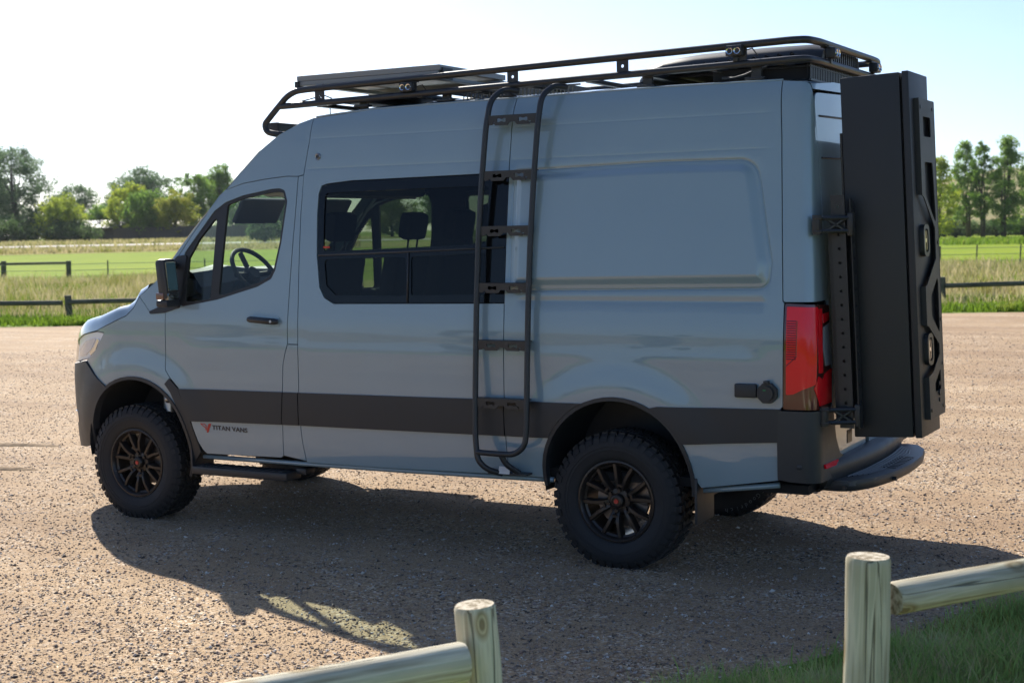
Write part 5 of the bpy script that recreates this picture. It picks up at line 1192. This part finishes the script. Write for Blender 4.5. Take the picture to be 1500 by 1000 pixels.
mb = MB(); mb.tube(arc_path([(1.165, -1.112, .646), (1.19, -1.09, .58), (1.245, -1.03, .525)], .05), TR, 10); mb.build('ladder_foot', powder, ld, True, 60)
mb = MB(); mb.box((1.17, -1.0, .518), (.26, .10, .012), bev=.004); lb = mb.build('ladder_bracket', powder, ld, True, 40)
mb = MB(); mb.box((1.155, -1.052, .54), (.075, .002, .045), Matrix.Rotation(-.35, 3, 'X')); mb.build('ladder_sticker', M['sticker'], lb)
rung_z = [(2.592, -.931), (2.268, -.961), (1.945, -.990), (1.612, -1.021), (1.276, -1.052), (.938, -1.083)]
for i, (z, y) in enumerate(rung_z):
    xl = np.interp(z, [.735, 1.056, 1.498, 1.9, 2.261, 2.562], [.990, .982, .976, .978, .991, 1.010]); xr_ = np.interp(z, [.8, 1.067, 1.501, 1.895, 2.25, 2.562], [1.332, 1.328, 1.323, 1.327, 1.339, 1.356])
    W_ = xr_-xl
    top = [(0, .026), (W_, .026), (W_, -.030), (W_-.045, -.026), (W_-.065, -.012)]
    def scal(c): return [(c+.055, -.012), (c+.040, -.030), (c-.040, -.030), (c-.055, -.012)]
    o = top+scal(W_*.72)+scal(W_*.30)+[(.060, -.012), (.04, -.026), (0, -.030)]
    def slot(c): return [(c-.030, -.010), (c-.018, -.012), (c, -.006), (c+.018, -.012), (c+.030, -.010), (c+.030, .008), (c+.018, .012), (c, .006), (c-.018, .012), (c-.030, .008)][::1]
    mb = MB(); plate(mb, o, [slot(W_*.72), slot(W_*.30)], lambda u, v, q: (xl+u, y+q-.004, z+v), .008)
    mb.box((xl+W_/2, y+.028, z+.026), (W_, .060, .006))
    mb.build('ladder_rung', powder, ld)
# ---- storage box on the rear door with its carrier
carrier = empty('box_carrier', (0, 0, 0), van)
lean = math.radians(2.3)
def door_x(z): return float(xrear(z))
# perforated upright: two faces of an angle
def upright(name, x0, y0, z0, z1, wid, alongx, parent, n, dotsy=None):
    mb = MB(); hol = []
    H = z1-z0
    outl = [(0, 0), (wid, 0), (wid, H), (0, H)] if alongx else [(0, 0), (wid, 0), (wid, H-.03), (wid*.5, H), (0, H)]
    for i in range(n):
        zc = .06+i*(H-.12)/(n-1); c = wid*.5
        hol.append([(c+.0085*math.cos(2*PI*k/8), zc+.0085*math.sin(2*PI*k/8)) for k in range(8)])
    sl_ = -.042
    if alongx: plate(mb, outl, hol, lambda u, v, q: (x0+u+sl_*v, y0+q, z0+v), .005)
    else: plate(mb, outl, hol, lambda u, v, q: (x0+q+sl_*v, y0+u, z0+v), .005)
    return mb.build(name, powder, parent)
upright('carrier_upright', 3.072, -.80, .90, 1.90, .085, True, carrier, 14)
upright('carrier_upright', 3.105, -.835, .86, 2.10, .075, True, carrier, 16)
upright('carrier_upright', 3.205, -.83, .86, 2.08, .07, False, carrier, 14)
mb = MB()
for k_ in (-.30, .30): mb.box((3.11, k_*.6-.5, 1.5), (.05, .05, 1.2), Matrix.Rotation(-.042, 3, 'Y'))
for z_ in (1.02, 1.94): mb.box((3.10-.042*(z_-1), -.50, z_), (.05, .55, .06))
mb.box((3.09, -.765, 1.38), (.075, .02, .95), Matrix.Rotation(-.042, 3, 'Y'))  # dark strip added behind the upright so its holes look dark
mb.build('carrier_frame', powder, carrier)
mb = MB(); mb.box((3.111, -.24, 1.665), (.010, .98, 1.53), Matrix.Rotation(-.042, 3, 'Y')); mb.build('added_dark_plate', powder, carrier)  # hidden plate added to give the rear door a dark reflection
for z_ in (1.945, .930):
    xc = door_x(z_)
    xc += .055; mb = MB(); mb.cyl((xc-.03, -.925, z_-.052), (xc-.03, -.925, z_+.052), .024, 14)
    mb.box((xc-.02, -.925, z_+.036), (.05, .055, .012), bev=.004); mb.box((xc-.02, -.925, z_-.036), (.05, .055, .012), bev=.004); mb.box((xc-.030, -.918, z_), (.04, .06, .08), bev=.010)
    for dz_ in (-.034, .034): mb.tube([(xc-.01, -.920, z_+dz_), (xc+.13, -.83, z_+dz_)], .012, 8)
    for s_ in (-1, 1): mb.tube([(xc+.01, -.905, z_-.034*s_), (xc+.10, -.845, z_+.034*s_)], .009, 6)
    mb.box((xc+.125, -.825, z_), (.03, .05, .12), bev=.006)
    hg = mb.build('carrier_hinge', powder, carrier, True, 40)
mb = MB(); mb.box((3.115, -.70, .80), (.006, .085, .07)); mb.build('carrier_tab', powder, carrier)
sb = empty('storage_box', (3.10, -.75, .80), van); sb.rotation_euler = (0, -math.atan2(.078, 1.92), 0)
BH, BD, BW = 1.918, .315, .405
mb = MB(); mb.box((.058+BD/2-.0, BW/2, BH/2), (BD, BW, BH), bev=.008); mb.build('box_body', M['box'], sb, True, 40)
mb = MB(); mb.box((.058+BD+.006, BW/2, BH/2), (.014, BW-.05, BH-.05)); mb.build('lid_seal', M['dark'], sb)
LX = .058+BD+.013
lidm = MB(); lidm.box((LX+.017, BW/2, BH/2), (.036, BW+.004, BH+.006), bev=.005); lid = lidm.build('box_lid', M['box'], sb, True, 40)
# accessory plate on the lid: waisted where the latches sit
pw0 = .055; pl_x = LX+.062
def U(u, v): return (u, v)
po = [(pw0, .10), (BW+.012, .10), (BW+.012, BH-.13), (pw0, BH-.13), (pw0, 1.255), (pw0+.01, 1.25), (.245, 1.10), (.285, 1.02), (.285, .93), (.285, .90), (.245, .80), (pw0+.01, .72+.0), (pw0, .715)]
po = [(.075, .085), (BW+.02, .085), (BW+.02, BH-.14), (.075, BH-.14), (.075, 1.330), (.16, 1.275), (.33, 1.155), (.33, .955), (.16, .865), (.075, .840), (.075, .560), (.12, .550), (.30, .715)]
po = [(.075, .085), (BW+.02, .085), (BW+.02, BH-.14), (.075, BH-.14), (.075, 1.305), (.130, 1.300), (.335, 1.105), (.335, 1.02), (.335, .965), (.130, .845), (.075, .838), (.075, .545), (.12, .540), (.335, .43), (.335, .36), (.16, .30)]
# three waists: plate pads at the top, the middle and the bottom, latches between them
def pad(z0, z1): return [(.085, z0), (.085, z1)]
po = [(BW+.02, .085), (BW+.02, BH-.135), (.085, BH-.135), (.085, 1.275), (.125, 1.265), (.345, 1.10), (.345, .935), (.125, .800), (.085, .792), (.085, .520+.065), (.125, .578), (.345, .47), (.345, .415), (.20, .335), (.125, .318), (.085, .312), (.085, .085)]
holes_ = [rounded([(.165, 1.585), (.33, 1.585), (.33, 1.69), (.165, 1.69)], .02), rounded([(.165, 1.275), (.36, 1.13), (.375, 1.15), (.345, 1.45), (.165, 1.45)], .02),
          rounded([(.20, .63), (.36, .53), (.37, .56), (.37, .80), (.355, .83), (.20, .735)], .02), rounded([(.22, .265), (.35, .335), (.35, .15+.07), (.22, .22)], .01)]
mb = MB(); plate(mb, po, holes_, lambda u, v, q: (pl_x-q, u, v), .005)
ac_ = mb.build('accessory_plate', M['box'], lid)
mb = MB()
for (z0, z1) in ((1.275, BH-.135), (.585, .792), (.085, .312)): mb.box((LX+.049, .0865, (z0+z1)/2), (.028, .004, z1-z0))
mb.box((LX+.038, BW+.018, BH/2-.02), (.050, .004, BH-.24)); mb.build('plate_flange', M['box'], ac_)
mb = MB()
for (u, v) in ((.12, BH-.18), (.38, BH-.18), (.40, 1.02), (.40, .60), (.12, .13), (.38, .13), (.40, .36)): mb.cyl((pl_x, u, v), (pl_x+.004, u, v), .010, 8)
tag(mb.build('plate_bolts', powder, ac_), kind='stuff')
for zc in (1.185-.15, .455):
    lt_ = MB(); oval = rounded([(.10, zc-.085), (.225, zc-.085), (.225, zc+.085), (.10, zc+.085)], .05, 6); ih = rounded([(.125, zc-.062), (.20, zc-.062), (.20, zc+.062), (.125, zc+.062)], .03, 5)
    plate(lt_, oval, [ih], lambda u, v, q: (LX+.060-q, u, v), .026); la = lt_.build('latch', powder, lid)
    b_ = MB(); plate(b_, ih, [], lambda u, v, q: (LX+.040-q, u, v), .004); b_.build('latch_recess', M['dark'], la) if False else b_.build('latch_recess', M['dark'], lid)
    h_ = MB(); hb = [(.135, zc-.055), (.152, zc-.055), (.152, zc-.010), (.175, zc-.010), (.175, zc-.055), (.192, zc-.055), (.192, zc+.055), (.175, zc+.055), (.175, zc+.010), (.152, zc+.010), (.152, zc+.055), (.135, zc+.055)]
    plate(h_, hb, [], lambda u, v, q: (LX+.056-q, u, v), .010); h_.build('latch_handle', M['chrome'], lid)
mb = MB(); mb.cyl((LX+.062, .30, .21), (LX+.070, .30, .21), .018, 12); mb.cyl((LX+.062, .30, .26), (LX+.068, .30, .26), .012, 10); mb.cyl((LX+.062, .30, .17), (LX+.068, .30, .17), .012, 10); mb.build('lid_lock', M['plastic'], lid, True, 40)

# ---- roof rack
rk = empty('roof_rack', (0, 0, 0), van)
YR = .74
def loop_rail(zf, zr, x0, x1, r, name, front):
    pth = []
    near = front+[(x0, -YR, zf)]+[(x0+(x1-x0)*t, -YR, zf+(zr-zf)*t) for t in (.25, .5, .75)]
    pts = near+[(x1, -YR, zr), (x1+.09, -YR+.02, zr), (x1+.115, -YR+.16, zr), (x1+.115, YR-.16, zr), (x1+.09, YR-.02, zr), (x1, YR, zr)]+[(x1+(x0-x1)*t, YR, zr+(zf-zr)*t) for t in (.25, .5, .75)]+[(x0, YR, zf)]+[(a, -b, c) for a, b, c in front[::-1]]
    mb = MB(); mb.tube(arc_path(pts, .09, 6), r, 10); return mb.build(name, powder, rk, True, 60)
loop_rail(2.880, 2.942, -.46, 2.80, .0205, 'upper_rail', [(-.64, -.60, 2.605), (-.70, -YR, 2.605), (-.775, -YR, 2.625), (-.790, -YR, 2.675), (-.725, -YR, 2.735), (-.60, -YR, 2.845), (-.53, -YR, 2.875)])
loop_rail(2.785, 2.838, -.55, 2.80, .0205, 'lower_rail', [(-.672, -YR, 2.784)])
mb = MB()
mb.tube([(-.64, -.62, 2.605), (-.64, .62, 2.605)], .018, 8); mb.build('front_bar', powder, rk, True, 60)
for x_ in (-.335, .371, 1.09, 1.811, 2.524):
    zt = np.interp(x_, [-.46, 2.8], [2.880, 2.942]); zb = np.interp(x_, [-.55, 2.8], [2.785, 2.838])
    for sg in (-1, 1):
        mb = MB(); w_ = .036
        hol = [[(.010*math.cos(2*PI*k/8), .01*math.sin(2*PI*k/8)) for k in range(8)]] if x_ > .5 else [[(-.018, -.018), (0, .004), (.018, -.018), (.012, -.018), (0, -.006), (-.012, -.018)]]
        hh = (zt-zb)/2-.008
        plate(mb, [(-w_, -hh), (w_, -hh), (w_, hh), (-w_, hh)], hol, lambda u, v, q: (x_+u, sg*(YR)+q-.004, (zt+zb)/2+v), .008); mb.build('rail_post', powder, rk)
for i, x_ in enumerate(np.linspace(-.35, 2.75, 9)):
    zb = np.interp(x_, [-.55, 2.8], [2.785, 2.838]); mb = MB(); mb.box((x_, 0, zb-.012), (.04, 1.46, .025), bev=.004); mb.build('cross_bar', powder, rk, True, 40)
for i, x_ in enumerate((-.02, .60, 1.03, 1.95, 2.60)):
    zb = np.interp(x_, [-.55, 2.8], [2.785, 2.838])
    for sg in (-1, 1):
        mb = MB(); mb.box((x_, sg*.695, (zb+2.735)/2), (.06, .02, zb-2.72), bev=.004); mb.box((x_, sg*.71, 2.752), (.11, .05, .014), bev=.003); mb.build('rack_foot', powder, rk, True, 40)
# decks of perforated sheet, drawn as slats
dk = MB()
for k_ in range(46):
    x_ = .42+k_*.022
    if .55 < x_ < 1.45: dk.box((x_, -.30, 2.800), (.009, .80, .004))
for k_ in range(30): dk.box((2.55+k_*.012, 0, 2.805), (.005, 1.35, .004))
o_ = dk.build('deck_slats', powder, rk); tag(o_, kind='stuff')
for (xa, xb, ya, yb) in ((-.32, .30, -.66, -.15), (.30, 1.0, .10, .66), (1.5, 2.1, .2, .68), (1.9, 2.85, -.55, .55)):
    zc = np.interp((xa+xb)/2, [-.55, 2.8], [2.785, 2.838])+.006
    dk = MB(); dk.box(((xa+xb)/2, (ya+yb)/2, zc), (xb-xa, yb-ya, .006)); dk.build('deck_plate', powder, rk)
# rear vent screen under the rear corner of the rack
vs_ = MB()
for k_ in range(44):
    y_ = -.66+k_*.031; vs_.box((2.895, y_, 2.775), (.004, .016, .085))
vs_.box((2.897, 0, 2.825), (.012, 1.36, .012)); vs_.box((2.897, 0, 2.732), (.012, 1.36, .012)); tag(vs_.build('rear_screen', powder, rk), kind='stuff')
vs_ = MB(); vs_.box((2.878, 0, 2.775), (.008, 1.34, .085)); vs_.box((2.60, -.64, 2.778), (.55, .006, .075)); vs_.box((2.60, .64, 2.778), (.55, .006, .075)); vs_.build('screen_backing', M['dark'], rk)
vs_ = MB()
for k_ in range(30):
    x_ = .66+k_*.026
    for q in (0,): vs_.tube([(x_, -.60, 2.752), (x_+.008, -.60, 2.800)], .0045, 4)
vs_.box((1.05, -.60, 2.803), (.84, .012, .010)); vs_.box((1.05, -.60, 2.748), (.84, .012, .010)); tag(vs_.build('side_screen', M['aluminium'], rk), kind='stuff')
# light bar at the front, flood lamps
mb = MB(); mb.box((-.80, 0, 2.655), (.075, 1.30, .075), bev=.012); lb_ = mb.build('light_bar', powder, rk, True, 40)
mb = MB(); mb.box((-.84, 0, 2.655), (.006, 1.24, .05)); mb.build('light_bar_lens', M['lens'], lb_)
mb = MB()
for k_ in range(4): mb.box((-.775, -.645-k_*.006, 2.655), (.06, .003, .07))
mb.build('light_bar_fins', powder, lb_)
def flood(loc, rz):
    e = empty('flood_lamp', loc, rk, rz)
    mb = MB(); mb.box((0, .0, 0), (.095, .055, .058), bev=.010); mb.box((0, .03, .034), (.105, .05, .010), bev=.003); mb.build('lamp_housing', powder, e, True, 40)
    mb = MB()
    for q in (-.022, .022): mb.lathe([(0, -.024), (.012, -.026), (.019, -.032), (.020, -.028)], (q, 0, -.002), 16)
    mb.build('lamp_lens', M['chrome'], e, True, 50)
    mb = MB(); mb.box((0, .02, -.042), (.03, .03, .03), bev=.004); mb.tube([(.05, .02, .0), (.09, .03, .01), (.12, .04, -.035)], .004, 5); mb.build('lamp_bracket', powder, e, True, 40)
    return e
f1 = flood((.35, -.755, 2.845), 0)
for loc, rz in (((2.50, -.765, 2.905), 0), ((2.945, -.42, 2.892), PI/2), ((2.945, .45, 2.885), PI/2), ((.35, .755, 2.845), PI), ((2.50, .765, 2.905), PI)):
    c = copy_tree(f1, rk); c.location = loc; c.rotation_euler = (0, 0, rz)
mb = MB(); mb.tube([(2.66, -.69, 2.815), (2.60, -.70, 2.80), (2.53, -.71, 2.775), (2.47, -.70, 2.765), (2.40, -.70, 2.768)], .006, 6); mb.tube([(-.24, -.74, 2.812), (-.30, -.74, 2.835), (-.45, -.74, 2.812), (-.55, -.74, 2.80)], .004, 5); tag(mb.build('lamp_cable', M['plastic'], rk, True), kind='stuff')
mb = MB(); mb.cyl((-.43, -.5, 2.70), (-.43, -.5, 2.80), .004, 6); mb.build('antenna', powder, van, True)
# solar panel
sp_ = empty('solar_panel', (0, 0, 0), van)
mb = MB(); mb.box((.005, -.285, 2.9585), (1.10, .83, .034), bev=.002); so_ = mb.build('panel_frame', M['aluminium'], sp_)
R_ = Matrix.Rotation(-math.atan2(.035, 1.10), 3, 'Y')
mb = MB(); mb.box((.005, -.285, 2.977), (1.07, .80, .002)); mb.build('solar_cells', M['silicon'], sp_)
mb = MB(); mb.box((.005, -.69, 2.924), (1.08, .03, .030), bev=.003); mb.box((.005, .115, 2.924), (1.08, .03, .030), bev=.003)
for x_ in (-.36, .50): mb.box((x_, -.285, 2.90), (.05, .86, .022), bev=.003)
mb.build('panel_mount', M['aluminium'], sp_)
mb = MB(); mb.box((.555, -.62, 2.925), (.02, .12, .07), bev=.004); mb.box((-.535, -.69, 2.91), (.03, .06, .06), bev=.004); mb.build('panel_bracket', powder, sp_)
mb = MB(); mb.box((.62, .10, 2.905), (.10, .50, .012)); mb.build('panel_wing', M['aluminium'], sp_)
# roof air conditioner
acn = empty('air_conditioner', (0, 0, 0), van)
V = []; F = []; secs = [(1.72, .835, .30, .03), (1.78, .835, .35, .10), (1.90, .835, .375, .135), (2.10, .835, .385, .150), (2.5, .835, .39, .158), (2.80, .835, .385, .155), (2.87, .835, .375, .140)]
nn = 17
for (x, zb, hw, h) in secs:
    for j in range(nn):
        a = PI*j/(nn-1); V.append((x, -hw*np.sign(math.cos(a))*abs(math.cos(a))**.45, 2.82+h*abs(math.sin(a))**.55))
for i in range(len(secs)-1):
    for j in range(nn-1): F.append((i*nn+j, i*nn+j+1, (i+1)*nn+j+1, (i+1)*nn+j))
F.append(tuple(range(nn))); F.append(tuple((len(secs)-1)*nn+j for j in range(nn)))
mb = MB(); mb.add(V, F); ab = mb.build('cover', M['plastic'], acn, True, 40)
mb = MB()
for k_ in range(16): mb.box((2.878, -.30+k_*.04, 2.885), (.008, .018, .095))
tag(mb.build('rear_louvre', M['powder'], acn), kind='stuff')
mb = MB()
for k_ in range(9): mb.cyl((2.10+k_*.075, -.380, 2.885+k_*.003), (2.10+k_*.075, -.396, 2.885+k_*.003), .011, 8)
tag(mb.build('vent_holes', M['dark'], acn), kind='stuff')
# ---- keep every thing at most three levels deep
def flatten(o, depth, part):
    for ch in list(o.children):
        if depth+1 > 2:
            mloc = ch.matrix_basis.copy(); p = ch.parent
            while p is not part: mloc = p.matrix_basis @ mloc; p = p.parent
            ch.parent = part; ch.matrix_basis = mloc
        flatten(ch, depth+1, ch if depth+1 == 1 else part)
flatten(van, 0, None)
